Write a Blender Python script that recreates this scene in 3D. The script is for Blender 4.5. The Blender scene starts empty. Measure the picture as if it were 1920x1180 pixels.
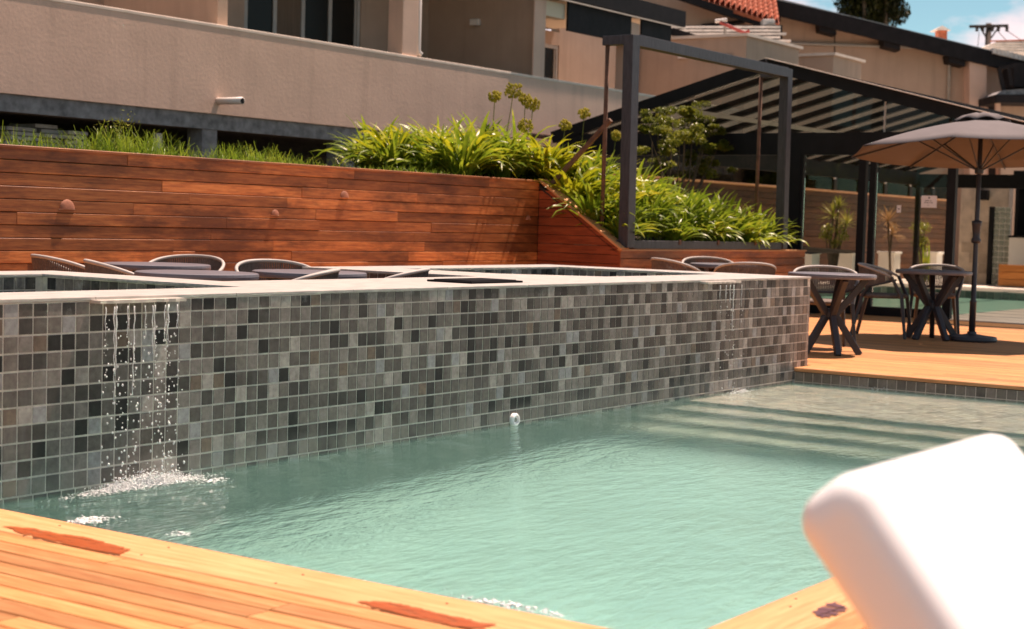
import bpy, bmesh, math, random
from mathutils import Vector, Matrix
random.seed(7)
sc = bpy.context.scene
COL = sc.collection
R = math.radians

# ------------------------------------------------------------------ camera
F_PX = 3008.5
CAM = Vector((-4.2185, -5.4679, 1.1074))
PIT, ROL, YAW = R(3.3147), R(1.6605), R(34.741)
FW = Vector((math.cos(YAW) * math.cos(PIT), math.sin(YAW) * math.cos(PIT), -math.sin(PIT)))
_r = Vector((math.sin(YAW), -math.cos(YAW), 0))
_u = _r.cross(FW)
RT = _r * math.cos(ROL) + _u * math.sin(ROL)
UP = RT.cross(FW)
cd = bpy.data.cameras.new('camera')
cam = bpy.data.objects.new('camera', cd)
COL.objects.link(cam)
cam.matrix_world = Matrix(((RT.x, UP.x, -FW.x, CAM.x), (RT.y, UP.y, -FW.y, CAM.y), (RT.z, UP.z, -FW.z, CAM.z), (0, 0, 0, 1)))
cd.sensor_width = 36
cd.lens = 36 * F_PX / 1920
cd.clip_start = 0.05
cd.clip_end = 3000
cd.dof.use_dof = True
cd.dof.focus_distance = 9.0
cd.dof.aperture_fstop = 3.7
sc.camera = cam

# ------------------------------------------------------------------ sky and sun
SUN = Vector((0.42, -0.075, 1.0)).normalized()          # towards the sun
w = bpy.data.worlds.new('World')
sc.world = w
w.use_nodes = True
nt = w.node_tree
bg = nt.nodes['Background']
sky = nt.nodes.new('ShaderNodeTexSky')
sky.sky_type = 'NISHITA'
sky.sun_disc = False
sky.sun_elevation = math.asin(SUN.z)
sky.sun_rotation = math.atan2(SUN.x, SUN.y)
sky.air_density = 0.65
sky.dust_density = 0.1
sky.ozone_density = 0.7
tc = nt.nodes.new('ShaderNodeTexCoord')
mp = nt.nodes.new('ShaderNodeMapping')
mp.inputs['Scale'].default_value = (1.0, 1.0, 2.2)
mp.inputs['Location'].default_value = (-2.0573, -1.8976, 0.3830)
cn = nt.nodes.new('ShaderNodeTexNoise')
cn.inputs['Scale'].default_value = 7.0
cn.inputs['Detail'].default_value = 9
cn.inputs['Roughness'].default_value = 0.58
cr = nt.nodes.new('ShaderNodeValToRGB')
cr.color_ramp.elements[0].position = 0.52
cr.color_ramp.elements[1].position = 0.66
tint = nt.nodes.new('ShaderNodeMix')
tint.data_type = 'RGBA'
tint.blend_type = 'MULTIPLY'
tint.inputs[0].default_value = 1.0
tint.inputs[7].default_value = (0.58, 0.95, 0.80, 1)
mx = nt.nodes.new('ShaderNodeMix')
mx.data_type = 'RGBA'
mx.inputs[7].default_value = (6.6, 6.4, 6.8, 1)
nt.links.new(tc.outputs['Generated'], mp.inputs['Vector'])
nt.links.new(mp.outputs['Vector'], cn.inputs['Vector'])
nt.links.new(cn.outputs['Fac'], cr.inputs['Fac'])
nt.links.new(sky.outputs['Color'], tint.inputs[6])
nt.links.new(tint.outputs[2], mx.inputs[6])
nt.links.new(cr.outputs['Color'], mx.inputs[0])
nt.links.new(mx.outputs[2], bg.inputs['Color'])
bg.inputs['Strength'].default_value = 0.092
sl = bpy.data.lights.new('sun', 'SUN')
sl.energy = 4.9
sl.angle = R(0.53)
sl.color = (1.0, 0.93, 0.82)
so = bpy.data.objects.new('sun', sl)
COL.objects.link(so)
so.rotation_euler = (-SUN).to_track_quat('-Z', 'Y').to_euler()

sc.view_settings.view_transform = 'Standard'
sc.view_settings.look = 'None'
sc.view_settings.gamma = 1
sc.view_settings.use_curve_mapping = False
sc.view_settings.exposure = 0.75
sc.cycles.use_denoising = True
sc.cycles.max_bounces = 10
sc.cycles.transparent_max_bounces = 24
sc.cycles.caustics_reflective = False
sc.cycles.caustics_refractive = True
sc.cycles.sample_clamp_indirect = 0
sc.cycles.blur_glossy = 1.0
sc.view_settings.use_white_balance = True
sc.view_settings.white_balance_temperature = 7800
sc.view_settings.white_balance_tint = 32

# ------------------------------------------------------------------ pixel -> place (photo pixels on a known plane)
def ray(x, y):
    return FW + RT * ((x - 960) / F_PX) - UP * ((y - 590) / F_PX)
def onZ(x, y, z):
    d = ray(x, y); return CAM + d * ((z - CAM.z) / d.z)
def onY(x, y, v):
    d = ray(x, y); return CAM + d * ((v - CAM.y) / d.y)
def onX(x, y, v):
    d = ray(x, y); return CAM + d * ((v - CAM.x) / d.x)
FH = Vector((math.cos(YAW), math.sin(YAW), 0))
RH = Vector((math.sin(YAW), -math.cos(YAW), 0))
def onF(x, y, t):
    d = ray(x, y); return CAM + d * (t / d.dot(FH))

# ------------------------------------------------------------------ objects
def tag(o, label=None, cat=None, group=None, kind=None):
    if label: o['label'] = label
    if cat: o['category'] = cat
    if group: o['group'] = group
    if kind: o['kind'] = kind
    return o
def thing(name, label, cat, loc=(0, 0, 0), group=None, rz=0):
    o = bpy.data.objects.new(name, None)
    o.empty_display_size = 0.1
    COL.objects.link(o)
    o.location = loc
    o.rotation_euler = (0, 0, rz)
    return tag(o, label, cat, group)
def org(p):
    v = Vector((0, 0, 0))
    while p is not None:
        v += Vector(p.location); p = p.parent
    return v
def linkobj(name, me, parent=None):
    o = bpy.data.objects.new(name, me)
    COL.objects.link(o)
    o.parent = parent
    return o
def copy_tree(o, parent=None):
    c = o.copy(); COL.objects.link(c); c.parent = parent
    for ch in list(o.children): copy_tree(ch, c)
    return c
class MB:
    def __init__(s): s.v = []; s.f = []; s.tone = []
    def add(s, vs, fs, tone=None):
        n = len(s.v); s.v += [tuple(v) for v in vs]; s.f += [tuple(i + n for i in f) for f in fs]
        if tone is not None: s.tone += [tone] * len(vs)
        return s
    def box(s, a, b, tone=None):
        (x0, y0, z0), (x1, y1, z1) = a, b
        return s.add([(x0, y0, z0), (x1, y0, z0), (x1, y1, z0), (x0, y1, z0), (x0, y0, z1), (x1, y0, z1), (x1, y1, z1), (x0, y1, z1)],
                     [(0, 3, 2, 1), (4, 5, 6, 7), (0, 1, 5, 4), (1, 2, 6, 5), (2, 3, 7, 6), (3, 0, 4, 7)], tone)
    def bar(s, p, q, wd, th, up=(0, 0, 1), wd2=None, th2=None):
        p, q = Vector(p), Vector(q); d = (q - p).normalized()
        upv = Vector(up)
        if abs(d.dot(upv)) > .98: upv = Vector((1, 0, 0))
        a = d.cross(upv).normalized(); b = a.cross(d).normalized()
        wd2 = wd if wd2 is None else wd2; th2 = th if th2 is None else th2
        vs = []
        for c, W, T in ((p, wd, th), (q, wd2, th2)):
            for i, j in ((-1, -1), (1, -1), (1, 1), (-1, 1)): vs.append(c + a * (i * W / 2) + b * (j * T / 2))
        return s.add(vs, [(0, 1, 2, 3), (7, 6, 5, 4), (0, 4, 5, 1), (1, 5, 6, 2), (2, 6, 7, 3), (3, 7, 4, 0)])
    def tube(s, pts, r, seg=8, closed=False):
        pts = [Vector(p) for p in pts]; n = len(pts); rr = r if isinstance(r, (list, tuple)) else [r] * n
        rings = []; prev = None
        for i, p in enumerate(pts):
            if closed: d = pts[(i + 1) % n] - pts[i - 1]
            else: d = pts[min(i + 1, n - 1)] - pts[max(i - 1, 0)]
            d.normalize()
            ref = prev if prev is not None else (Vector((0, 0, 1)) if abs(d.z) < .9 else Vector((1, 0, 0)))
            a = (ref - d * ref.dot(d)).normalized(); prev = a; b = d.cross(a)
            rings.append([p + (a * math.cos(t) + b * math.sin(t)) * rr[i] for t in [2 * math.pi * k / seg for k in range(seg)]])
        vs = [v for g in rings for v in g]; fs = []
        for i in range(n if closed else n - 1):
            j = (i + 1) % n
            for k in range(seg):
                fs.append((i * seg + k, i * seg + (k + 1) % seg, j * seg + (k + 1) % seg, j * seg + k))
        if not closed: fs += [tuple(range(seg))[::-1], tuple((n - 1) * seg + k for k in range(seg))]
        return s.add(vs, fs)
    def lathe(s, prof, c=(0, 0, 0), seg=32):
        vs = []; fs = []; n = len(prof)
        for k in range(seg):
            t = 2 * math.pi * k / seg
            vs += [(c[0] + r * math.cos(t), c[1] + r * math.sin(t), c[2] + z) for r, z in prof]
        for k in range(seg):
            j = (k + 1) % seg
            for i in range(n - 1): fs.append((k * n + i, j * n + i, j * n + i + 1, k * n + i + 1))
        fs += [tuple(k * n for k in range(seg))[::-1], tuple(k * n + n - 1 for k in range(seg))]
        return s.add(vs, fs)
    def prism(s, poly, d):
        d = Vector(d); n = len(poly); poly = [Vector(p) for p in poly]
        return s.add(poly + [p + d for p in poly], [tuple(range(n)), tuple(range(2 * n - 1, n - 1, -1))] + [(i, i + n, (i + 1) % n + n, (i + 1) % n) for i in range(n)])
    def blob(s, c, r, sz=1.0, axis=None):
        c = Vector(c); t = 0.5 + 5 ** .5 / 2
        base = [(-1, t, 0), (1, t, 0), (-1, -t, 0), (1, -t, 0), (0, -1, t), (0, 1, t), (0, -1, -t), (0, 1, -t), (t, 0, -1), (t, 0, 1), (-t, 0, -1), (-t, 0, 1)]
        L = (1 + t * t) ** .5
        fs = [(0, 11, 5), (0, 5, 1), (0, 1, 7), (0, 7, 10), (0, 10, 11), (1, 5, 9), (5, 11, 4), (11, 10, 2), (10, 7, 6), (7, 1, 8), (3, 9, 4), (3, 4, 2), (3, 2, 6), (3, 6, 8), (3, 8, 9), (4, 9, 5), (2, 4, 11), (6, 2, 10), (8, 6, 7), (9, 8, 1)]
        return s.add([(c.x + x / L * r, c.y + y / L * r, c.z + z / L * r * sz) for x, y, z in base], fs)
    def build(s, name, mat=None, parent=None, smooth=False, bevel=0, kind=None, subsurf=0):
        me = bpy.data.meshes.new(name); o0 = org(parent)
        me.from_pydata([(v[0] - o0.x, v[1] - o0.y, v[2] - o0.z) for v in s.v], [], s.f)
        bm = bmesh.new(); bm.from_mesh(me); bmesh.ops.recalc_face_normals(bm, faces=bm.faces); bm.to_mesh(me); bm.free()
        if s.tone:
            at = me.attributes.new('tone', 'FLOAT_COLOR', 'POINT')
            for i, t in enumerate(s.tone): at.data[i].color = (*t, 1)
        if mat: me.materials.append(mat)
        if smooth: me.shade_smooth()
        o = linkobj(name, me, parent)
        if bevel:
            m = o.modifiers.new('bevel', 'BEVEL'); m.width = bevel; m.segments = 2; m.limit_method = 'ANGLE'; m.angle_limit = R(40)
        if subsurf:
            m = o.modifiers.new('sub', 'SUBSURF'); m.levels = subsurf; m.render_levels = subsurf
        if kind: o['kind'] = kind
        return o
def quick(name, mat, parent, *boxes, **k):
    m = MB()
    for a, b in boxes: m.box(a, b)
    return m.build(name, mat, parent, **k)
def struct(o): o['kind'] = 'structure'; return o

# ------------------------------------------------------------------ materials
def nm(name):
    m = bpy.data.materials.new(name); m.use_nodes = True
    return m, m.node_tree, m.node_tree.nodes['Principled BSDF']
def N(t, kind, **kw):
    n = t.nodes.new('ShaderNode' + kind)
    for k, v in kw.items(): setattr(n, k, v)
    return n
def ramp(t, fac, stops):
    r = N(t, 'ValToRGB'); e = r.color_ramp.elements
    while len(e) < len(stops): e.new(0.5)
    for x, (p, c) in zip(e, stops): x.position = p; x.color = (*c, 1)
    t.links.new(fac, r.inputs['Fac']); return r.outputs['Color']
def mixc(t, a, b, fac, mode='MIX'):
    m = N(t, 'Mix', data_type='RGBA', blend_type=mode)
    for s_, v in ((6, a), (7, b)):
        if isinstance(v, tuple): m.inputs[s_].default_value = (*v, 1)
        else: t.links.new(v, m.inputs[s_])
    if isinstance(fac, (int, float)): m.inputs[0].default_value = fac
    else: t.links.new(fac, m.inputs[0])
    return m.outputs[2]
def noise(t, vec, scale, detail=5, rough=.55):
    n = N(t, 'TexNoise'); n.inputs['Scale'].default_value = scale; n.inputs['Detail'].default_value = detail; n.inputs['Roughness'].default_value = rough
    if vec is not None: t.links.new(vec, n.inputs['Vector'])
    return n.outputs['Fac']
def bump(t, b, h, strength=.3, dist=.01):
    n = N(t, 'Bump'); n.inputs['Strength'].default_value = strength; n.inputs['Distance'].default_value = dist
    t.links.new(h, n.inputs['Height']); t.links.new(n.outputs['Normal'], b.inputs['Normal'])
def wpos(t): return N(t, 'NewGeometry').outputs['Position']
def plain(name, c, rough=.5, var=.25, scale=6, bmp=.15, metal=0, spec=.5, dist=.004, streak=None, stain=0):
    m, t, b = nm(name)
    v = wpos(t)
    if streak:
        mpn = N(t, 'Mapping'); mpn.inputs['Scale'].default_value = streak; t.links.new(v, mpn.inputs['Vector']); v = mpn.outputs['Vector']
    f = noise(t, v, scale, 6)
    lo = tuple(x * (1 - var) for x in c); hi = tuple(min(1, x * (1 + var)) for x in c)
    cc_ = ramp(t, f, [(.3, lo), (.7, hi)])
    if stain:
        ms_ = N(t, 'Mapping'); ms_.inputs['Scale'].default_value = (3.2, 3.2, .22); t.links.new(wpos(t), ms_.inputs['Vector'])
        cc_ = mixc(t, cc_, tuple(x * .6 for x in c), ramp(t, noise(t, ms_.outputs['Vector'], 1.6, 7, .62), [(.5, (0, 0, 0)), (.78, (stain * 3,) * 3)]))
    t.links.new(cc_, b.inputs['Base Color'])
    b.inputs['Roughness'].default_value = rough; b.inputs['Metallic'].default_value = metal
    b.inputs['Specular IOR Level'].default_value = spec
    if bmp: bump(t, b, noise(t, wpos(t), scale * 14, 4), bmp, dist)
    return m
def wood(name, c1, c2, c3, rough=.5, dirt=0.0, spec=.4, vr=(.7, 1.16)):
    m, t, b = nm(name)
    tcn = N(t, 'TexCoord'); oi = N(t, 'ObjectInfo')
    off = N(t, 'VectorMath', operation='SCALE'); off.inputs[0].default_value = (37, 11, 5); t.links.new(oi.outputs['Random'], off.inputs['Scale'])
    ad = N(t, 'VectorMath', operation='ADD'); t.links.new(tcn.outputs['Object'], ad.inputs[0]); t.links.new(off.outputs[0], ad.inputs[1])
    mpn = N(t, 'Mapping'); mpn.inputs['Scale'].default_value = (1.1, 16, 16); t.links.new(ad.outputs[0], mpn.inputs['Vector'])
    g = noise(t, mpn.outputs['Vector'], 3.0, 9, .62)
    mp2 = N(t, 'Mapping'); mp2.inputs['Scale'].default_value = (3.0, 90, 90); t.links.new(ad.outputs[0], mp2.inputs['Vector'])
    g2 = noise(t, mp2.outputs['Vector'], 2.0, 5, .6)
    col = ramp(t, g, [(.28, c2), (.5, c1), (.75, c3)])
    col = mixc(t, col, c2, ramp(t, g2, [(.5, (0, 0, 0)), (.75, (.7, .7, .7))]))
    br = N(t, 'MapRange'); br.inputs['To Min'].default_value = vr[0]; br.inputs['To Max'].default_value = vr[1]; t.links.new(oi.outputs['Random'], br.inputs['Value'])
    cb = N(t, 'CombineColor')
    for k in range(3): t.links.new(br.outputs[0], cb.inputs[k])
    col = mixc(t, col, cb.outputs[0], 1.0, 'MULTIPLY')
    if dirt:
        mpd = N(t, 'Mapping'); mpd.inputs['Scale'].default_value = (.8, .8, 2.6); t.links.new(wpos(t), mpd.inputs['Vector'])
        d = noise(t, mpd.outputs['Vector'], 1.5, 7, .68)
        col = mixc(t, col, tuple(x * .35 for x in c2), ramp(t, d, [(.44, (0, 0, 0)), (.62, (dirt,) * 3)]))
    t.links.new(col, b.inputs['Base Color'])
    b.inputs['Specular IOR Level'].default_value = spec
    rr = N(t, 'MapRange'); rr.inputs['To Min'].default_value = rough - .12; rr.inputs['To Max'].default_value = rough + .15; t.links.new(g, rr.inputs['Value']); t.links.new(rr.outputs[0], b.inputs['Roughness'])
    bump(t, b, g2, .35, .002)
    return m
def tiles(name, rough=.42, wet=False):
    m, t, b = nm(name)
    at = N(t, 'Attribute', attribute_name='tone')
    p = wpos(t)
    f = noise(t, p, 28, 7, .65); f2 = noise(t, p, 4.5, 4)
    col = mixc(t, at.outputs['Color'], ramp(t, f, [(.3, (.62, .6, .58)), (.72, (1.35, 1.35, 1.35))]), 1.0, 'MULTIPLY')
    lime = noise(t, p, 11, 6, .7)
    sx = N(t, 'SeparateXYZ'); t.links.new(p, sx.inputs[0])
    top = N(t, 'MapRange'); top.inputs['From Min'].default_value = .60; top.inputs['From Max'].default_value = .74; t.links.new(sx.outputs['Z'], top.inputs['Value'])
    lm = N(t, 'Math', operation='MULTIPLY'); t.links.new(ramp(t, lime, [(.56, (0, 0, 0)), (.72, (1, 1, 1))]), lm.inputs[0]); t.links.new(top.outputs[0], lm.inputs[1])
    col = mixc(t, col, (.42, .42, .40), lm.outputs[0])
    wl = N(t, 'MapRange'); wl.inputs['From Min'].default_value = .02; wl.inputs['From Max'].default_value = -.06; t.links.new(sx.outputs['Z'], wl.inputs['Value'])
    wl2 = N(t, 'MapRange'); wl2.inputs['From Min'].default_value = -.16; wl2.inputs['From Max'].default_value = -.13; t.links.new(sx.outputs['Z'], wl2.inputs['Value'])
    w1 = N(t, 'Math', operation='MULTIPLY'); t.links.new(wl.outputs[0], w1.inputs[0]); t.links.new(wl2.outputs[0], w1.inputs[1])
    w2 = N(t, 'Math', operation='MULTIPLY'); t.links.new(w1.outputs[0], w2.inputs[0]); t.links.new(ramp(t, f2, [(.35, (.05, .05, .05)), (.6, (.5, .5, .5))]), w2.inputs[1])
    col = mixc(t, col, (.30, .275, .24), w2.outputs[0])
    mps = N(t, 'Mapping'); mps.inputs['Scale'].default_value = (7, 7, .7); t.links.new(p, mps.inputs['Vector'])
    col = mixc(t, col, (.34, .335, .32), ramp(t, noise(t, mps.outputs['Vector'], 2.2, 7, .65), [(.56, (0, 0, 0)), (.8, (.2, .2, .2))]))
    t.links.new(col, b.inputs['Base Color'])
    rr = N(t, 'MapRange'); rr.inputs['To Min'].default_value = rough - .12; rr.inputs['To Max'].default_value = rough + .2; t.links.new(f2, rr.inputs['Value']); t.links.new(rr.outputs[0], b.inputs['Roughness'])
    b.inputs['Specular IOR Level'].default_value = .3
    bump(t, b, f, .25, .0015)
    return m
def leafmat(name, c1, c2, c3, trans=.35, spec=.25):
    m, t, b = nm(name)
    oi = N(t, 'ObjectInfo'); f = noise(t, wpos(t), 7.0, 4)
    f2 = noise(t, wpos(t), 1.1, 3)
    col = ramp(t, f, [(.3, c1), (.52, c2), (.72, c3)])
    col = mixc(t, col, c1, ramp(t, f2, [(.42, (0, 0, 0)), (.62, (.6, .6, .6))]))
    t.links.new(col, b.inputs['Base Color']); b.inputs['Roughness'].default_value = .36; b.inputs['Specular IOR Level'].default_value = spec
    tr = N(t, 'BsdfTranslucent'); t.links.new(col, tr.inputs['Color'])
    mxs = N(t, 'MixShader'); mxs.inputs[0].default_value = trans
    out = t.nodes['Material Output']
    t.links.new(b.outputs[0], mxs.inputs[1]); t.links.new(tr.outputs[0], mxs.inputs[2]); t.links.new(mxs.outputs[0], out.inputs['Surface'])
    return m
def glassmat(name, tintc=(.93, .95, .93), ior=1.33):
    m, t, b = nm(name); t.nodes.remove(b)
    out = t.nodes['Material Output']
    tr = N(t, 'BsdfTransparent'); tr.inputs['Color'].default_value = (*tintc, 1)
    gl = N(t, 'BsdfGlossy'); gl.inputs['Roughness'].default_value = .02
    fr = N(t, 'Fresnel'); fr.inputs['IOR'].default_value = ior
    ms = N(t, 'MixShader'); t.links.new(fr.outputs[0], ms.inputs[0]); t.links.new(tr.outputs[0], ms.inputs[1]); t.links.new(gl.outputs[0], ms.inputs[2])
    t.links.new(ms.outputs[0], out.inputs['Surface'])
    return m
def watermat(name, absorb, density, wave=1.0, scale=(1, 1, 1), milk=None):
    m, t, b = nm(name); out = t.nodes['Material Output']
    b.inputs['Transmission Weight'].default_value = 1; b.inputs['IOR'].default_value = 1.33; b.inputs['Roughness'].default_value = 0.0
    b.inputs['Base Color'].default_value = (1, 1, 1, 1)
    p = wpos(t)
    mpn = N(t, 'Mapping'); mpn.inputs['Scale'].default_value = scale; mpn.inputs['Rotation'].default_value = (0, 0, R(-55)); t.links.new(p, mpn.inputs['Vector'])
    n1 = noise(t, mpn.outputs['Vector'], 5.5, 3, .5)
    n2 = noise(t, mpn.outputs['Vector'], 23, 3, .55)
    a = N(t, 'Math', operation='MULTIPLY_ADD'); a.inputs[1].default_value = .34; t.links.new(n2, a.inputs[0]); t.links.new(n1, a.inputs[2])
    mk = noise(t, p, .42, 2, .5)
    mr = N(t, 'MapRange'); mr.inputs['From Min'].default_value = .38; mr.inputs['From Max'].default_value = .62; mr.inputs['To Min'].default_value = .45; mr.inputs['To Max'].default_value = 2.1; t.links.new(mk, mr.inputs['Value'])
    am = N(t, 'Math', operation='MULTIPLY'); t.links.new(a.outputs[0], am.inputs[0]); t.links.new(mr.outputs[0], am.inputs[1])
    bump(t, b, am.outputs[0], 1.0, .012 * wave)
    if milk:
        df = N(t, 'BsdfDiffuse'); df.inputs['Color'].default_value = (*milk[1], 1)
        ms = N(t, 'MixShader'); ms.inputs[0].default_value = milk[0]
        t.links.new(b.outputs[0], ms.inputs[1]); t.links.new(df.outputs[0], ms.inputs[2]); t.links.new(ms.outputs[0], out.inputs['Surface'])
    va = N(t, 'VolumeAbsorption'); va.inputs['Color'].default_value = (*absorb, 1); va.inputs['Density'].default_value = density
    t.links.new(va.outputs[0], out.inputs['Volume'])
    return m

M = {}
M['deck'] = wood('deck wood', (.58, .25, .085), (.40, .135, .036), (.70, .37, .16), .52, vr=(.66, 1.12))
M['deck_edge'] = wood('deck border wood', (.62, .285, .12), (.50, .20, .07), (.72, .38, .18), .5)
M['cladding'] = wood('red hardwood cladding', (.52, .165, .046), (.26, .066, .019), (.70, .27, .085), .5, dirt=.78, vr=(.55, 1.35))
M['cladding_shaded'] = wood('shaded red hardwood', (.34, .075, .026), (.19, .036, .014), (.42, .11, .04), .5, dirt=.4)  # darker copy of the cladding, the return wall's shade put into its colour
M['brown_wall'] = wood('brown wall boards', (.16, .058, .02), (.09, .03, .01), (.21, .085, .032), .6, dirt=.5)
M['box_wood'] = wood('orange box wood', (.52, .19, .045), (.35, .11, .025), (.62, .27, .08), .45)
M['tile'] = tiles('slate mosaic tile')
M['grout'] = plain('pale grout', (.68, .62, .55), .85, .15, 30, .2)
M['coping'] = plain('pale stone coping', (.43, .405, .37), .45, .22, 7, .25, streak=(1, 5, 3), dist=.002)
M['lip'] = plain('spout lip stone', (.62, .55, .47), .35, .12, 20, .2)
M['pool_floor'] = plain('pool floor mosaic', (.76, .77, .71), .7, .10, 3, 0)
M['concrete'] = plain('grey concrete', (.255, .245, .24), .9, .4, 9, .6, dist=.015)
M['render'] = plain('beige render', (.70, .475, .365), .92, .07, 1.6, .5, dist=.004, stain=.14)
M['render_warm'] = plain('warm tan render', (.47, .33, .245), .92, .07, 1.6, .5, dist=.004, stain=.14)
M['render_cream'] = plain('cream ceiling', (.72, .62, .47), .9, .05, 1.0, .1)
M['sill'] = plain('parapet coping', (.72, .60, .50), .7, .1, 4, .2)
M['black'] = plain('black painted steel', (.009, .009, .010), .6, .3, 5, .1, spec=.2)
M['steel'] = plain('raw grey steel', (.052, .053, .062), .5, .3, 7, .25, metal=.35, streak=(6, 6, 1))
M['rust'] = plain('rusty steel rod', (.14, .068, .04), .75, .4, 12, .3)
M['frame_alu'] = plain('pale window frame', (.45, .42, .38), .5, .1, 4, 0)
M['dark_glass'] = plain('dark window glass', (.018, .015, .012), .25, .1, 2, 0, spec=.12)
M['curtain'] = plain('brown curtain', (.16, .11, .075), .95, .2, 3, .1, streak=(14, 14, .5))
M['pvc'] = plain('white pvc', (.74, .68, .62), .4, .05, 4, 0)
M['soil'] = plain('soil', (.055, .038, .025), 1, .5, 6, .8, dist=.03)
M['ground'] = plain('ground', (.10, .095, .075), 1, .3, .6, .3, dist=.02)
M['grass'] = leafmat('grass blades', (.10, .19, .015), (.24, .36, .035), (.42, .46, .06), .45)
M['agap'] = leafmat('strap leaves', (.085, .16, .012), (.27, .36, .028), (.55, .53, .06), .42, .45)
M['agap_y'] = leafmat('yellow strap leaves', (.20, .26, .012), (.46, .44, .022), (.68, .54, .05), .42, .45)
M['flower'] = leafmat('seed heads', (.32, .28, .03), (.52, .44, .06), (.65, .55, .12), .35)
M['stalk'] = leafmat('flower stalks', (.14, .17, .03), (.2, .2, .035), (.25, .23, .05), .2)
M['shrub'] = leafmat('small tree leaves', (.07, .095, .012), (.18, .20, .022), (.36, .33, .045), .40)
M['darkleaf'] = leafmat('dark tree leaves', (.018, .022, .006), (.04, .045, .012), (.08, .075, .02), .25)
M['yucca'] = leafmat('yucca leaves', (.16, .20, .03), (.34, .33, .06), (.55, .46, .12), .3)
M['dracaena'] = leafmat('reddish spiky leaves', (.22, .12, .05), (.42, .24, .10), (.55, .36, .16), .3)
M['croton'] = leafmat('yellow bush leaves', (.08, .12, .015), (.25, .27, .03), (.50, .44, .05), .3)
M['bark'] = plain('bark', (.10, .072, .048), .95, .4, 14, .6)
M['furn'] = plain('charcoal powder coat', (.030, .031, .038), .45, .15, 6, .05)
M['furn_top'] = plain('slate grey table top', (.135, .132, .15), .38, .1, 6, .05)
M['rope'] = plain('brown grey rope', (.15, .115, .095), .85, .3, 40, .4)
M['rail'] = plain('highlit rope rail', (.40, .37, .34), .6, .1, 20, .2)  # pale tone paints the lit highlight along the chairs' top rails
M['white_wall'] = plain('white plaster', (.90, .87, .80), .85, .05, 3, .15)
M['pave'] = plain('pale paving', (.62, .56, .48), .8, .1, 2, .2)
M['stone'] = plain('travertine slab', (.62, .50, .385), .75, .22, 4, .3)
M['stone_d'] = plain('darker travertine slab', (.46, .36, .27), .75, .22, 4, .3)
M['block'] = plain('glass block', (.30, .33, .27), .12, .25, 6, .1)
M['roof_red'] = plain('red clay tile', (.42, .11, .05), .8, .35, 9, .3)
M['roof_pale'] = plain('pale roof tile', (.70, .64, .58), .7, .2, 5, .3)
M['fascia'] = plain('dark fascia timber', (.014, .012, .013), .7, .3, 5, .1, spec=.2)
M['plastic'] = plain('white plastic', (.88, .88, .88), .38, .02, 3, 0)
_b = M['plastic'].node_tree.nodes['Principled BSDF']; _b.inputs['Subsurface Weight'].default_value = .35; _b.inputs['Subsurface Radius'].default_value = (1, .9, .85); _b.inputs['Subsurface Scale'].default_value = .05
M['sign_w'] = plain('sign white', (.78, .75, .74), .5, .02, 3, 0)
M['ink'] = plain('sign ink', (.05, .05, .06), .7, .05, 3, 0)
M['umb'] = plain('taupe canvas', (.115, .102, .104), .9, .08, 5, .2)
M['red_rod'] = plain('red pipe', (.35, .04, .03), .5, .1, 5, 0)
M['grey_pipe'] = plain('grey pipe', (.34, .31, .27), .5, .1, 5, 0)
M['pole'] = plain('weathered pole', (.085, .06, .05), .9, .3, 5, .2)
M['sconce'] = plain('pale copper sconce', (.30, .115, .065), .8, .3, 20, .2)
M['paver'] = plain('stacked slabs', (.46, .40, .36), .9, .35, 8, .3)
M['lid'] = plain('black plastic lid', (.008, .008, .009), .85, .2, 5, .05, spec=.08)
def _wet(name, c, thr):
    m, t, b = nm(name); out = t.nodes['Material Output']
    mpn = N(t, 'Mapping'); mpn.inputs['Scale'].default_value = (42, 9, 1); t.links.new(wpos(t), mpn.inputs['Vector'])
    n_ = noise(t, mpn.outputs['Vector'], 1.0, 7, .65)
    t.links.new(ramp(t, n_, [(.3, tuple(x * .6 for x in c)), (.7, c)]), b.inputs['Base Color']); b.inputs['Roughness'].default_value = .3
    tp = N(t, 'BsdfTransparent'); ms = N(t, 'MixShader')
    t.links.new(ramp(t, n_, [(thr, (0, 0, 0)), (thr + .16, (.9, .9, .9))]), ms.inputs[0])
    t.links.new(tp.outputs[0], ms.inputs[1]); t.links.new(b.outputs[0], ms.inputs[2]); t.links.new(ms.outputs[0], out.inputs['Surface'])
    return m
M['wet'] = _wet('wet wood', (.50, .105, .022), .30)
M['wet2'] = _wet('dark wet wood', (.16, .055, .06), .36)
M['glass'] = glassmat('clear glass', (.90, .90, .87), 1.2)
M['rail_glass'] = glassmat('railing glass', (.8, .8, .76), 1.12)
M['water'] = watermat('pool water', (.32, .88, .82), .36, 1.05, (1, 2.6, 1), milk=(.075, (.15, .52, .45)))
M['spa_water'] = watermat('spa water', (.42, .88, .70), .5, .7)
M['far_water'] = watermat('far pool water', (.42, .9, .76), .4, .7, milk=(.6, (.36, .72, .60)))
def _roofglass():
    m, t, b = nm('tinted roof glass')
    out = t.nodes['Material Output']
    tp = N(t, 'BsdfTransparent'); tp.inputs['Color'].default_value = (.42, .43, .38, 1)
    tl = N(t, 'BsdfTranslucent'); tl.inputs['Color'].default_value = (.075, .073, .062, 1)
    ms = N(t, 'MixShader'); ms.inputs[0].default_value = .45
    t.links.new(tp.outputs[0], ms.inputs[1]); t.links.new(tl.outputs[0], ms.inputs[2]); t.links.new(ms.outputs[0], out.inputs['Surface']); t.nodes.remove(b)
    return m
M['roof_panel'] = _roofglass()
def _foam():
    m, t, b = nm('foam and drops')
    b.inputs['Base Color'].default_value = (.92, .95, .94, 1); b.inputs['Roughness'].default_value = .12
    b.inputs['Transmission Weight'].default_value = .12; b.inputs['IOR'].default_value = 1.33
    return m
M['foam'] = _foam()

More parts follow.
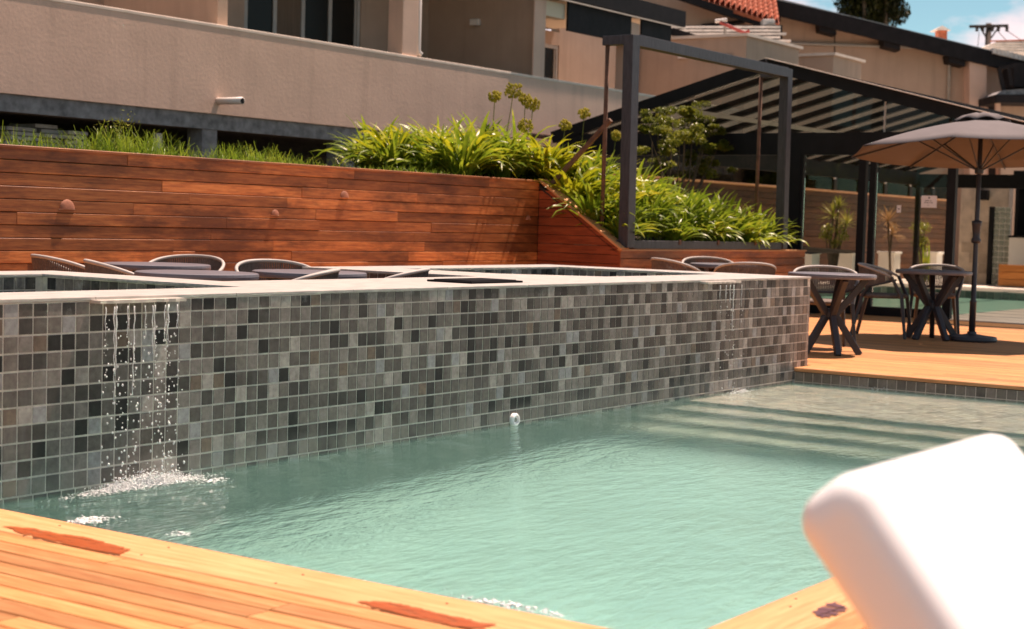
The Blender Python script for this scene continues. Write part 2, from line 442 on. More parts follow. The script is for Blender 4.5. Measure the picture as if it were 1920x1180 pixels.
TONES = [((.022, .020, .018), 12), ((.052, .047, .042), 17), ((.105, .094, .083), 26), ((.150, .136, .121), 22), ((.205, .188, .170), 15), ((.32, .298, .272), 9), ((.270, .278, .280), 5), ((.165, .125, .095), 3)]
TONES = [(tuple(x * 1.12 * k for x, k in zip(t, (1.03, .97, .96))), n) for t, n in TONES]
TPOP = [t for t, n in TONES for _ in range(n)]
def jit(t, a=.12):
    k = 1 + random.uniform(-a, a); return tuple(x * k for x in t)

# boards: local x runs along the length, so grain follows each board
def board(name, p, q, up, W, T, mat, parent, ch=.004, cut=None):
    """board from p to q; its face normal is `up`, W across, T thick (p, q on the face's centre line)"""
    p, q, up = Vector(p), Vector(q), Vector(up)
    L = (q - p).length; X = (q - p) / L; Zv = (up - X * up.dot(X)).normalized(); Yv = Zv.cross(X)
    w2 = W / 2
    prof = [(-w2 + ch, 0), (w2 - ch, 0), (w2, -ch), (w2, -T), (-w2, -T), (-w2, -ch)]
    c0, c1 = cut if cut else (0, 0)      # extra length at +y / -y ends (slanted cuts)
    vs = [(-L / 2, y, z) for y, z in prof] + [(L / 2 + (c0 if y > 0 else c1), y, z) for y, z in prof]
    n = 6
    fs = [tuple(range(n)), tuple(range(2 * n - 1, n - 1, -1))] + [(i, i + n, (i + 1) % n + n, (i + 1) % n) for i in range(n)]
    me = bpy.data.meshes.new(name); me.from_pydata(vs, [], fs)
    bm = bmesh.new(); bm.from_mesh(me); bmesh.ops.recalc_face_normals(bm, faces=bm.faces); bm.to_mesh(me); bm.free()
    me.materials.append(mat)
    o = linkobj(name, me, parent)
    c = (p + q) / 2 - org(parent)
    o.matrix_basis = Matrix(((X.x, Yv.x, Zv.x, c.x), (X.y, Yv.y, Zv.y, c.y), (X.z, Yv.z, Zv.z, c.z), (0, 0, 0, 1)))
    return o

# ================================================================== SETTING
g = MB(); g.box((-400, -400, -2.6), (900, 900, -2.3))
struct(g.build('ground', M['ground']))

ZT = .711          # top of the mosaic on the spa wall
WZ = -.118         # pool water level
SPAZ = .625        # spa water level
PX0, PX1, PY0 = -.44, 7.69, -3.39     # pool basin inside
PT = .075

# ---- pool basin
basin = struct(bpy.data.objects.new('pool_basin', None)); COL.objects.link(basin)
FLZ = -2.0
m = MB()
ZA, ZB = -1.62, -1.2
m.add([(PX0 - .3, PY0 - .3, ZA), (PX1 + .3, PY0 - .3, ZB), (PX1 + .3, .2, ZB), (PX0 - .3, .2, ZA), (PX0 - .3, PY0 - .3, ZA - .1), (PX1 + .3, PY0 - .3, ZB - .1), (PX1 + .3, .2, ZB - .1), (PX0 - .3, .2, ZA - .1)], [(0, 1, 2, 3), (4, 7, 6, 5), (0, 4, 5, 1), (1, 5, 6, 2), (2, 6, 7, 3), (3, 7, 4, 0)])
m.build('pool_floor', M['pool_floor'], basin)
m = MB()
m.box((PX0 - .3, PY0 - .3, FLZ), (PX0, .003, -.04)); m.box((PX0, PY0 - .3, FLZ), (PX1 + .3, PY0, -.04)); m.box((PX1 + .005, PY0, FLZ), (PX1 + .3, .003, -.04))
m.build('pool_wall', M['grout'], basin)
SHX, SHZ = 5.93, -.26           # shallow shelf
TR, RI = .34, .22
m = MB()
m.box((SHX, PY0 + .001, FLZ), (PX1 + .004, -.001, SHZ - .003))
m.build('shelf', M['grout'], basin)
for k in (1, 2, 3):
    m = MB(); m.box((SHX - TR * k, PY0 + .001, FLZ), (SHX - TR * (k - 1) - .001, -.001, SHZ - RI * k - .003)); m.build('step', M['grout'], basin)
def tile_grid(mb, o, du, dv, nu, nv, nrm, pitch=PT, gap=.0064, tones=None, jitter=.12, skip=None, depth=.008):
    o, du, dv, nrm = Vector(o), Vector(du), Vector(dv), Vector(nrm)
    for i in range(nu):
        for j in range(nv):
            if skip and skip(i, j): continue
            t = jit(random.choice(tones or TPOP), jitter)
            a = o + du * (i * pitch + gap / 2) + dv * (j * pitch + gap / 2); s = pitch - gap
            c = .0012
            base = [a, a + du * s, a + du * s + dv * s, a + dv * s]
            topv = [a + (du + dv) * c + nrm * depth, a + du * (s - c) + dv * c + nrm * depth, a + du * (s - c) + dv * (s - c) + nrm * depth, a + du * c + dv * (s - c) + nrm * depth]
            mb.add(base + topv, [(4, 5, 6, 7), (0, 1, 5, 4), (1, 2, 6, 5), (2, 3, 7, 6), (3, 0, 4, 7)], t)
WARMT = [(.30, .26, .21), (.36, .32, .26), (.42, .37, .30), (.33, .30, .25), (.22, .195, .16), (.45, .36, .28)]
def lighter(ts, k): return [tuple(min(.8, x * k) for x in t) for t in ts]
m = MB()
NY = int(-PY0 / PT)
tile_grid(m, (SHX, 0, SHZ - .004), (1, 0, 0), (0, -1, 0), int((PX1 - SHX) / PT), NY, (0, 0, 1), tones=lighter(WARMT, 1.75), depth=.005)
for k in (1, 2, 3):
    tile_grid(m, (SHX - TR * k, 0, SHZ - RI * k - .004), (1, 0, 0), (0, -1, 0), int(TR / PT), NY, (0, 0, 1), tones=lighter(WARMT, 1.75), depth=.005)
m.build('step_tile', M['tile'], basin, kind='stuff')
m = MB()
for k in (0, 1, 2, 3):
    tile_grid(m, (SHX - TR * k + .002, 0, SHZ - RI * k - .008), (0, -1, 0), (0, 0, -1), NY, 2, (-1, 0, 0), tones=TPOP, depth=.006)
tile_grid(m, (PX1 + .006, -.002, -.035), (0, -1, 0), (0, 0, -1), NY, 4, (-1, 0, 0), tones=[TONES[2][0], TONES[3][0], TONES[4][0]], depth=.006, pitch=.078)
tile_grid(m, (PX0 - .001, PY0, -.05), (0, 1, 0), (0, 0, -1), NY, 25, (1, 0, 0), depth=.006)
tile_grid(m, (PX0, PY0 - .001, -.05), (1, 0, 0), (0, 0, -1), int((PX1 - PX0) / PT), 25, (0, 1, 0), depth=.006)
m.build('wall_tile', M['tile'], basin, kind='stuff')
# ---- pool water
m = MB(); m.box((PX0 - .012, PY0 - .012, FLZ - .02), (PX1 + .012, .012, WZ))
pw = struct(m.build('pool_water', M['water']))

# ---- timber decks
deck = struct(bpy.data.objects.new('near_deck', None)); COL.objects.link(deck)
EX, EY, BW = -.474, -3.42, .262
def deckbed(a, b, par): quick('deck_bed', M['soil'], par, (a, b))
deckbed((-6, -9, -2.3), (EX - .06, 1.0, -.034), deck); deckbed((EX - .06, -9, -2.3), (9, EY - .06, -.034), deck)
deck_parts = []
board('border_board', (EX - BW / 2, EY - BW - .9, 0), (EX - BW / 2, 1.0, 0), (0, 0, 1), BW, .032, M['deck_edge'], deck, ch=.006)
board('border_board', (EX + .003, EY - BW / 2, 0), (8.0, EY - BW / 2, 0), (0, 0, 1), BW - .02, .032, M['deck_edge'], deck, ch=.006)
rnd = random.Random(5)
x = EX - BW - .006
while x > -4.3:
    bwid = .0985; y = -7.0 + rnd.uniform(-1, .2)
    while y < .9:
        L = rnd.uniform(1.6, 3.2); y1 = min(y + L, 1.0)
        if y1 > -5.5: board('plank', (x - bwid / 2, y + .0015, 0), (x - bwid / 2, y1 - .0015, 0), (0, 0, 1), bwid - .0085, .028, M['deck'], deck, ch=.0035)
        y = y1
    x -= bwid
y = EY - BW + .01
while y > -6.0:
    xx = EX - BW + .0
    x = EX + .002 + rnd.uniform(-.0, .0)
    if True:
        while x < 6:
            L = rnd.uniform(1.6, 3.0)
            board('plank', (x + .0015, y - .049, 0), (x + L - .0015, y - .049, 0), (0, 0, 1), .0935, .028, M['deck'], deck, ch=.0035)
            x += L
    y -= .0985
def decal(name, mat, parent, pts, z, rough=.02, seed=1):
    r_ = random.Random(seed); poly = []
    n = len(pts)
    for i in range(n):
        a, b = Vector(pts[i]), Vector(pts[(i + 1) % n])
        for k in range(12):
            p = a.lerp(b, k / 12); poly.append((p.x + r_.gauss(0, rough) * .7, p.y + r_.gauss(0, rough) * .9, z))
    return MB().add(poly, [tuple(range(len(poly)))]).build(name, mat, parent)
def pxz(L, z): return [onZ(a, b, z) for a, b in L]
decal('wet_patch', M['wet'], deck, pxz([(5, 986), (60, 990), (110, 1000), (165, 1008), (245, 1030), (225, 1039), (150, 1026), (90, 1012), (40, 1000)], .0035), .0035, .005, 3)
decal('wet_patch', M['wet'], deck, pxz([(668, 1127), (730, 1128), (790, 1141), (850, 1156), (930, 1170), (905, 1179), (850, 1174), (780, 1158), (700, 1138)], .0035), .0035, .005, 4)
decal('wet_patch', M['wet2'], deck, pxz([(1520, 1145), (1565, 1128), (1590, 1140), (1575, 1152), (1540, 1158)], .0035), .0035, .006, 5)
for a in ((112, 986), (265, 1041), (316, 1027), (568, 1078), (517, 1094), (838, 1132), (792, 1150), (1492, 1123), (1482, 1138)):
    p = onZ(*a, 0); q = MB(); q.lathe([(.0045, -.004), (.0045, .0012)], (p.x, p.y, 0), 8); q.build('screw', M['black'], deck)

fdeck = struct(bpy.data.objects.new('far_deck', None)); COL.objects.link(fdeck)
LX = 7.672
deckbed((7.95, -9, -2.3), (16.04, 3.4, -.034), fdeck)
deckbed((2.21, .96, -2.3), (4.64, 4.48, -.034), fdeck); deckbed((4.64, 2.58, -2.3), (7.95, 4.48, -.034), fdeck); deckbed((-4, 2.42, -2.3), (2.21, 4.48, -.034), fdeck); deckbed((7.7, -9, -2.3), (7.95, -.004, -.034), fdeck)
board('border_board', (LX + .07, -8.5, 0), (LX + .07, -.004, 0), (0, 0, 1), .14, .03, M['deck_edge'], fdeck, ch=.006)
x = LX + .145; k = 0
while x < 16.0:
    y0, y1 = (-8.5, -.004) if x < 7.94 else (-8.5, 3.38)
    ys = [y0] + sorted(rnd.uniform(y0 + .8, y1 - .8) for _ in range(2)) + [y1]
    for a, b in zip(ys, ys[1:]):
        if b > -3.5: board('plank', (x + .049, max(a, -5.5) + .0015, 0), (x + .049, b - .0015, 0), (0, 0, 1), .0935, .028, M['deck'], fdeck, ch=.003)
    x += .0985
for x0, x1, y0 in ((-2.5, 2.2, 2.42), (2.22, 4.63, .97), (4.66, 7.93, 2.6), (7.94, 10.55, 3.38)):
    x = x0
    while x < x1 - .08:
        board('plank', (x + .049, y0, 0), (x + .049, 4.46, 0), (0, 0, 1), .0935, .028, M['deck'], fdeck, ch=.003); x += .0985

# ================================================================== RAISED SPA
spa = thing('raised_spa', 'long raised spa block clad in grey slate mosaic with pale coping', 'spa', (3, 1, 0))
XL = -2.1; XR = 7.93
m = MB()
zb = -2.2
m.box((XL, .003, zb), (2.2, .42, ZT)); m.box((2.2, .003, zb), (4.65, .95, ZT)); m.box((4.65, .003, zb), (XR - .003, .60, ZT))
m.box((1.85, .42, zb), (2.2, 2.4, ZT)); m.box((XL, 2.05, zb), (1.85, 2.4, ZT))
m.box((4.653, .60, zb), (5.27, 2.57, ZT)); m.box((7.5, .60, zb), (XR - .003, 2.57, ZT)); m.box((5.27, 2.18, zb), (7.5, 2.57, ZT))
m.box((XL, .42, zb), (1.85, 2.05, .1)); m.box((5.27, .6, zb), (7.5, 2.18, .1))
m.prism([(5.27, .6, .1), (5.75, .6, .1), (5.27, 1.25, .1)], (0, 0, ZT - .1))
m.build('wall_core', M['grout'], spa)
# mosaic on the face above the pool: the nearest columns tile by tile
NROW = 11
variants = []
def tile_mesh(t):
    mb = MB(); s = PT - .0064; c = .0012; h = s / 2
    mb.add([(-h, .009, -h), (h, .009, -h), (h, .009, h), (-h, .009, h), (-h + c, 0, -h + c), (h - c, 0, -h + c), (h - c, 0, h - c), (-h + c, 0, h - c)],
           [(4, 5, 6, 7), (0, 1, 5, 4), (1, 2, 6, 5), (2, 3, 7, 6), (3, 0, 4, 7)], t)
    o = mb.build('tile', M['tile'], None); me = o.data; bpy.data.objects.remove(o); return me
for t, n in TONES:
    for k in range(2): variants.append((tile_mesh(jit(t, .14)), n))
VP = [v for v, n in variants for _ in range(n)]
o0 = org(spa); cnt = 0
rt_ = random.Random(21)
for i in range(-1, 26):
    for j in range(NROW):
        z = .724 - (j + .5) * PT
        if j == 0: z -= .0
        o = linkobj('tile', rt_.choice(VP), spa)
        o.location = Vector(((i + .5) * PT + rt_.uniform(-.0006, .0006), rt_.uniform(-.0007, .0007), z + rt_.uniform(-.0006, .0006))) - o0
        if j == 0: o.scale = (1, 1, .80); o.location.z -= .0075
        cnt += 1
m = MB()
tile_grid(m, (XL, .009, .711), (1, 0, 0), (0, 0, -1), 27, 11, (0, -1, 0), depth=.009)
tile_grid(m, (26 * PT, .009, .649), (1, 0, 0), (0, 0, -1), 79, 10, (0, -1, 0), depth=.009)
random.seed(33)
for i in range(26, 105):
    t = jit(random.choice(TPOP)); x0, x1 = i * PT + .003, (i + 1) * PT - .003
    m.box((x0, 0, .652), (x1, .006, .7105), t)
for j in range(10): m.box((105 * PT + .003, 0, .649 - (j + 1) * PT + .003), (XR - .001, .006, .649 - j * PT - .003), jit(TONES[4][0]))
tile_grid(m, (PX0, .009, .724 - 11 * PT), (1, 0, 0), (0, 0, -1), int((PX1 - PX0) / PT), 24, (0, -1, 0), depth=.009)
tile_grid(m, (XR - .004, .005, .711), (0, 1, 0), (0, 0, -1), 34, 9, (1, 0, 0), depth=.006)          # right end
tile_grid(m, (4.655, .96, .711), (0, 1, 0), (0, 0, -1), 21, 9, (-1, 0, 0), tones=[(.16, .10, .07), (.10, .06, .045), (.22, .15, .11)], depth=.007)
tile_grid(m, (2.2, .951, .711), (1, 0, 0), (0, 0, -1), 32, 9, (0, 1, 0), depth=.007)
tile_grid(m, (1.852, .43, .711), (0, 1, 0), (0, 0, -1), 21, 5, (-1, 0, 0), depth=.007, tones=[t for t, _ in TONES[1:5]])
tile_grid(m, (XL, 2.052, .711), (1, 0, 0), (0, 0, -1), 52, 5, (0, -1, 0), depth=.007, tones=[t for t, _ in TONES[1:5]])
tile_grid(m, (5.28, 2.182, .711), (1, 0, 0), (0, 0, -1), 29, 5, (0, -1, 0), depth=.007)
tile_grid(m, (7.502, .61, .711), (0, 1, 0), (0, 0, -1), 21, 5, (-1, 0, 0), depth=.007)
m.build('tile_field', M['tile'], spa, kind='stuff')
# coping slabs
def coping(x0, y0, x1, y1, n):
    a = (x1 - x0) > (y1 - y0)
    for k in range(n):
        if a: q = (x0 + (x1 - x0) * k / n + .001, y0 + .001, x0 + (x1 - x0) * (k + 1) / n - .001, y1 - .001)
        else: q = (x0 + .001, y0 + (y1 - y0) * k / n + .001, x1 - .001, y0 + (y1 - y0) * (k + 1) / n - .001)
        quick('coping_slab', M['coping'], spa, ((q[0], q[1], ZT + .0005), (q[2], q[3], ZT + .0175)), bevel=.003)
coping(XL, -.004, 2.2, .44, 5); coping(2.2, -.004, 4.65, .96, 3); coping(4.65, -.004, XR + .006, .615, 4)
coping(1.83, .44, 2.21, 2.41, 3); coping(XL, 2.03, 1.83, 2.41, 5)
coping(4.64, .96, 5.285, 2.58, 2); coping(7.485, .615, XR + .006, 2.58, 3); coping(5.285, 2.165, 7.485, 2.58, 3); coping(4.65, .615, 5.285, .96, 1)
MB().prism([(5.286, .616, ZT + .0005), (5.78, .616, ZT + .0005), (5.286, 1.28, ZT + .0005)], (0, 0, .016)).build('coping_slab', M['coping'], spa)
m = MB(); m.box((XL, .41, .12), (1.862, 2.06, SPAZ)); m.build('spa_water', M['spa_water'], spa)
m = MB(); m.box((5.26, .59, .12), (7.51, 2.19, SPAZ)); m.build('spa_water', M['spa_water'], spa)
# spill lips
def lip(xa, xb):
    r_ = random.Random(int(xa * 100)); m = MB(); n = 14; vs = []; 
    top, bot = [], []
    for k in range(n + 1):
        x = xa + (xb - xa) * k / n; top.append((x, -.062 + r_.uniform(-.008, .006), 0))
    poly = [(xa, .02, 0)] + top + [(xb, .02, 0)]
    m.prism([(p[0], p[1], .7005) for p in poly], (0, 0, .0145)); return m.build('spill_lip', M['lip'], spa)
LA, LB = onY(181, 568, -.04).x, onY(344, 565, -.04).x
RA, RB = onY(1322, 531, -.04).x, onY(1384, 530, -.04).x
lip(LA, LB); lip(RA, RB)
# black lid lying on the coping
m = MB(); m.box((-.27, -.17, 0), (.27, .17, .012)); m.box((-.24, -.14, .012), (.24, .14, .017))
lid = m.build('skimmer_lid', M['lid'], None, bevel=.004); lid.location = (3.78, .36, ZT + .018)
tag(lid, 'flat black lid lying on the pale spa coping', 'lid')
# return fitting at the water line
p = onY(962, 787, 0)
fit = thing('pool_inlet', 'small white round inlet fitting on the mosaic at the water line', 'fitting', (p.x, 0, p.z))
m = MB()
def ringY(prof, seg=24):
    vs = []; fs = []; n = len(prof)
    for k in range(seg):
        t = 2 * math.pi * k / seg; vs += [(r_ * math.cos(t), y_, r_ * math.sin(t)) for r_, y_ in prof]
    for k in range(seg):
        j = (k + 1) % seg
        for i in range(n - 1): fs.append((k * n + i, k * n + i + 1, j * n + i + 1, j * n + i))
    fs.append(tuple(k * n + n - 1 for k in range(seg)))
    return vs, fs
vs, fs = ringY([(.04, .0), (.04, -.02), (.034, -.028), (.026, -.028), (.024, -.015), (.001, -.015)]); m.add([(v[0] + p.x, v[1], v[2] + p.z) for v in vs], fs); m.build('flange', M['plastic'], fit, smooth=False)
m = MB(); vs, fs = ringY([(.014, -.014), (.012, -.022), (.001, -.022)], 16); m.add([(v[0] + p.x, v[1], v[2] + p.z) for v in vs], fs); m.build('nozzle', M['grey_pipe'], fit)

# ---- falling water and splashes
def fall(x0, x1, n, dens, seed, ztop=.69, label='', wide=.05):
    r_ = random.Random(seed); m = MB()
    for s in range(n):
        x = x0 + (x1 - x0) * (s + r_.uniform(.15, .85)) / n; y = -.085 + r_.uniform(-.02, .015); z = ztop
        drift = r_.uniform(-.02, .02); w0 = r_.uniform(.0018, .0036)
        L = r_.uniform(.12, .46)
        pts = []; rr = []; k = 0
        while k * .018 < L:
            pts.append((x + drift * k * .02 + .003 * math.sin(k * 1.3 + s), y, z - k * .018)); rr.append(w0 * (1.1 - .6 * k * .018 / L) * r_.uniform(.6, 1.4)); k += 1
        m.tube(pts, rr, 6)
        zz = z - L * .4
        while zz > WZ:
            fallen = (ztop - zz)
            if r_.random() < dens:
                rad = r_.uniform(.0022, .0058) * (.7 + .45 * fallen)
                m.blob((x + drift * fallen * 2 + r_.gauss(0, .006 + .016 * fallen), y - .05 * fallen + r_.gauss(0, .01), zz), rad, r_.uniform(1.0, 1.9))
            zz -= r_.uniform(.006, .016) * (1 + .6 * fallen)
    o = m.build('falling_water', M['foam'], None, smooth=True, kind='stuff'); tag(o, label, 'water'); return o
fall(LA - .015, LB - .06, 11, .55, 4, label='streams of drops falling from the left spill lip down the mosaic')
fall(RA + .10, RB - .01, 5, .20, 9, label='thin trickle of drops falling from the right spill lip')
def splash(cx, cy, sx, sy, n, seed, label, hmax=.05, ang=0):
    r_ = random.Random(seed); m = MB()
    for k in range(n):
        a, b = r_.gauss(0, .5) * sx, r_.gauss(0, .5) * sy
        e = math.exp(-(a / sx) ** 2 - (b / sy) ** 2)
        h = abs(r_.gauss(0, .6)) * hmax * e
        rad = r_.uniform(.0012, .0050) * (.4 + .8 * e); fl_ = r_.uniform(.5, 1.1)
        if h < .012: rad *= 2.3; fl_ = .22
        m.blob((cx + a * math.cos(ang) - b * math.sin(ang), min(cy + a * math.sin(ang) + b * math.cos(ang), -.006), WZ + h), rad, fl_)
    o = m.build('splash', M['foam'], None, smooth=True, kind='stuff'); tag(o, label, 'water'); return o
p = onZ(275, 897, WZ); splash((LA + LB) / 2 - .02, -.10, .33, .055, 3200, 1, 'white splash in the pool under the left spill lip', .05)
p = onZ(395, 903, WZ); splash(p.x, p.y, .12, .05, 90, 7, 'few stray drops beside the left splash', .01)
p = onZ(165, 978, WZ); splash(p.x, p.y, .12, .07, 240, 2, 'small white ripple patch by the near deck corner', .012)
p = onZ(335, 1003, WZ); splash(p.x, p.y, .05, .04, 45, 8, 'sparse bubbles on the water off the near deck', .01)
p = onZ(955, 1136, WZ); splash(p.x, p.y, .24, .05, 130, 3, 'scatter of bubbles against the near deck edge', .006, -1.57)
p = onZ(1362, 734, WZ); splash(p.x, -.08, .20, .04, 160, 5, 'white foam in the shallows under the right spill lip', .03)
p = onZ(1648, 729, WZ); splash(p.x, p.y, .20, .10, 240, 6, 'white bubbling patch below the far deck edge', .03, 1.57)

# ================================================================== TIMBER RETAINING WALLS
YW = 4.5; ZW = 1.56; XC = 10.61
rw = thing('timber_retaining_wall', 'long tall retaining wall of horizontal red brown hardwood boards', 'wall', (3, YW, 0))
quick('wall_core', M['soil'], rw, ((-4, YW + .03, -.5), (XC + .1, YW + .35, ZW - .05)))
nr = 16; bh = ZW / nr
rnd = random.Random(11)
for j in range(nr):
    x = -4 + rnd.uniform(-1.5, 0); z = bh * (j + .5)
    while x < XC:
        L = rnd.choice((1.2, 1.7, 2.2, 2.8)); x1 = min(x + L, XC)
        if XC - x1 < .35: x1 = XC
        if x1 > -1.5:
            dz = rnd.uniform(-.0035, .0035); dy = rnd.uniform(-.003, .004)
            board('plank', (x + .001, YW + dy, z), (x1 - .001, YW + dy + rnd.uniform(-.001, .001), z + dz * .3), (0, -1, 0), bh - .005, .028, M['cladding'], rw, ch=.003)
        x = x1
board('cap_board', (-4, YW + .06, ZW + .012), (XC, YW + .06, ZW + .012), (0, 0, 1), .15, .022, M['cladding'], rw)
for k, a in enumerate(((125, 386), (515, 400), (645, 366), (990, 409))):
    p = onY(*a, YW)
    lamp = thing('wall_lamp', ['small pale half-dome lamp nearest the left end of the timber wall', 'small half-dome lamp low on the timber wall above the left tables', 'small half-dome lamp high on the middle of the timber wall', 'small half-dome lamp at the right corner of the timber wall'][k], 'lamp', (p.x, YW, p.z), 'wall lamps on the timber wall')
    s = (.075, .05, .06, .045)[k]
    vs = []; fs = []; nu, nv = 10, 6
    for i in range(nu + 1):
        th = math.pi * i / nu
        for j in range(nv + 1):
            ph = math.pi / 2 * j / nv
            vs.append((p.x + s * math.cos(th) * math.cos(ph * .999), YW - .004 - s * .28 * math.sin(th) * math.cos(ph), p.z - s * .35 + s * math.sin(ph)))
    for i in range(nu):
        for j in range(nv): fs.append((i * (nv + 1) + j, (i + 1) * (nv + 1) + j, (i + 1) * (nv + 1) + j + 1, i * (nv + 1) + j + 1))
    m = MB(); m.add(vs, fs); m.build('shade', M['sconce'], lamp, smooth=True)
    quick('back_plate', M['render'], lamp, ((p.x - s * 1.02, YW - .006, p.z - s * .4), (p.x + s * 1.02, YW - .001, p.z - s * .33)))
YL = 3.42; ZL = .835
ret = thing('planter_return_wall', 'short board wall, shade painted in as dark red, with slanted pale cap beside the plants', 'wall', (XC, 4, 0))
quick('wall_core', M['soil'], ret, ((XC + .03, YL + .03, -.5), (XC + .3, YW - .02, ZL - .06)))
for j in range(16):
    z0, z1 = bh * j, bh * (j + 1)
    def yc(z): return YL if z <= ZL else YL + (z - ZL) / (ZW - ZL) * (YW - YL)
    ya, yb = yc(z0), yc(z1)
    if yb > YW - .05: continue
    m_ = (ya + yb) / 2
    # board from the corner (far) to the slanted end (near)
    board('plank', (XC, YW - .005, (z0 + z1) / 2), (XC, m_ + .004, (z0 + z1) / 2), (-1, 0, 0), bh - .005, .028, M['cladding_shaded'], ret, ch=.003, cut=((-(yb - m_), (m_ - ya)) if True else None))
n_ = Vector((0, -(ZW - ZL), (YW - YL))).normalized()
pa, pb = Vector((XC + .06, YL - .02, ZL + .02)), Vector((XC + .06, YW - .01, ZW + .03))
board('cap_board', pa, pb, n_, .17, .026, M['deck_edge'], ret, ch=.004)
low = thing('low_planter_wall', 'low timber board wall under the black steel frame', 'wall', (12, YL, 0))
quick('wall_core', M['soil'], low, ((XC + .04, YL + .03, -.5), (15.32, YL + .3, ZL - .03)))
for j in range(9):
    h = ZL / 9; x = XC + .002
    while x < 15.3:
        x1 = min(x + rnd.choice((1.3, 1.9, 2.4)), 15.32)
        if 15.32 - x1 < .4: x1 = 15.32
        board('plank', (x + .001, YL + rnd.uniform(-.003, .003), h * (j + .5)), (x1 - .001, YL, h * (j + .5)), (0, -1, 0), h - .005, .028, M['cladding'], low, ch=.003); x = x1
board('cap_board', (XC, YL + .06, ZL + .012), (15.32, YL + .06, ZL + .012), (0, 0, 1), .16, .022, M['deck_edge'], low)

# ---- planting bed terrain
def bedz(x, y):
    if x < XC and y > YW - .01: return 1.50 + .04 * max(0, y - 5.2)
    back = 1.54 - max(0, x - 11.4) * .145
    back = max(back, .86)
    k = min(1, max(0, (y - YL - .05) / 1.05))
    return .80 + (back - .80) * k + .05 * max(0, y - 5.2) * (x < 12.5)
m = MB(); nx, ny = 60, 22; X0, X1, Y0, Y1 = -6, 18, YL + .05, 14
xs = [X0 + (X1 - X0) * i / nx for i in range(nx + 1)] + [XC - .01, XC + .01]; xs.sort()
ys = sorted([YL + .05, YL + .4, YL + .8, YW + .02, YW + .1] + [YW + .3 + .45 * j for j in range(21)])
idx = {}; vs = []; fs = []
for i, x in enumerate(xs):
    for j, y in enumerate(ys):
        idx[i, j] = len(vs); vs.append((x, y, bedz(x, y) + random.uniform(-.015, .015)))
for i in range(len(xs) - 1):
    for j in range(len(ys) - 1):
        if xs[i + 1] <= XC and ys[j + 1] <= YW + .05: continue
        fs.append((idx[i, j], idx[i + 1, j], idx[i + 1, j + 1], idx[i, j + 1]))
m.add(vs, fs); struct(m.build('planting_bed', M['soil'], None, smooth=True))

# ================================================================== PLANTS
def strap_leaf(mb, base, az, length, width, lift, droop, seg=6, twist=0):
    d = Vector((math.cos(az), math.sin(az), 0)); side = Vector((-math.sin(az), math.cos(az), 0))
    p = Vector(base); ang = lift; vs = []; step = length / seg
    for k in range(seg + 1):
        t = k / seg; wv = width * (0.55 + 1.2 * t - 1.75 * t ** 2.6) if t < 1 else 0.002
        wv = max(wv, .003)
        nrm = Vector((-d.x * math.sin(ang), -d.y * math.sin(ang), math.cos(ang)))
        sd = (side * math.cos(twist * t) + nrm * math.sin(twist * t)) * wv / 2
        vs += [p - sd, p + nrm * (-wv * .16), p + sd]
        p = p + (d * math.cos(ang) + Vector((0, 0, math.sin(ang)))) * step
        ang -= droop / seg * (0.4 + 1.4 * t)
    fs = []
    for k in range(seg):
        a = k * 3; fs += [(a, a + 1, a + 4, a + 3), (a + 1, a + 2, a + 5, a + 4)]
    mb.add(vs, fs)
def clump_mesh(seed, n=78, L=(.30, .56), wdt=(.034, .058)):
    r_ = random.Random(seed); mb = MB()
    for k in range(n):
        az = r_.uniform(0, 2 * math.pi); a0 = r_.uniform(0, .10)
        strap_leaf(mb, (a0 * math.cos(az), a0 * math.sin(az), r_.uniform(-.02, .03)), az + r_.uniform(-.5, .5), r_.uniform(*L), r_.uniform(*wdt), r_.uniform(R(32), R(86)), r_.uniform(R(45), R(135)), twist=r_.uniform(-.8, .8))
    return mb
CL = []
for s_, mt in ((1, 'agap'), (2, 'agap'), (3, 'agap_y'), (4, 'agap')):
    o = clump_mesh(s_).build('leaves', M[mt], None, smooth=True); CL.append(o.data); bpy.data.objects.remove(o)
def seedhead(mb, c, rad, seed, n=70):
    r_ = random.Random(seed)
    for k in range(n):
        u = r_.uniform(-1, 1); t = r_.uniform(0, 6.283); s_ = (1 - u * u) ** .5
        d = Vector((s_ * math.cos(t), s_ * math.sin(t), u * .8 + .1)); e = Vector(c) + d * rad * r_.uniform(.7, 1.05)
        mb.bar(c, e, .0022, .0022)
        mb.blob(e, r_.uniform(.010, .017), 1.5)
GP = 'strap-leaved plants massed on the slope'
rp = random.Random(3)
def agap(x, y, z=None, s=1.0, v=None, label=None):
    label = label or ('strap-leaved plant in the left mass above the tall timber wall' if x < XC else 'strap-leaved plant on the slope left of the thick steel post' if x < 11.3 and y < YW else 'strap-leaved plant inside the steel frame at the foot of the slope' if y < 4.1 else 'strap-leaved plant inside the steel frame high on the slope')
    z = bedz(x, y) if z is None else z
    t = thing('strap_leaf_plant', label, 'plant', (x, y, z), GP, rp.uniform(0, 6.28)); t.scale = (s, s, s)
    linkobj('leaves', CL[rp.randrange(4) if v is None else v], t); return t
spots = []
for k in range(2200):
    x = rp.uniform(8.55, 15.1); y = rp.uniform(YL + .18, 6.9)
    if x < XC + .18 and y < YW + .42: continue
    if x < 9.75 or (x < 10.1 and (y > 6.2 or y < 4.95)): continue
    if x > 13.6 and y > 4.9: continue
    if y > 5.2 and rp.random() < .6: continue
    if any((x - a) ** 2 + (y - b) ** 2 < .062 for a, b in spots): continue
    spots.append((x, y))
for x, y in spots:
    zz = bedz(x, y) + (.10 if x < 11.2 and y > YW else 0)
    agap(x, y, zz, rp.uniform(.9, 1.25) * (1.18 if x < 11 and y > YW else 1), 2 if (rp.random() < .30 and 10 < x < 12.8) else rp.choice((0, 1, 3)))
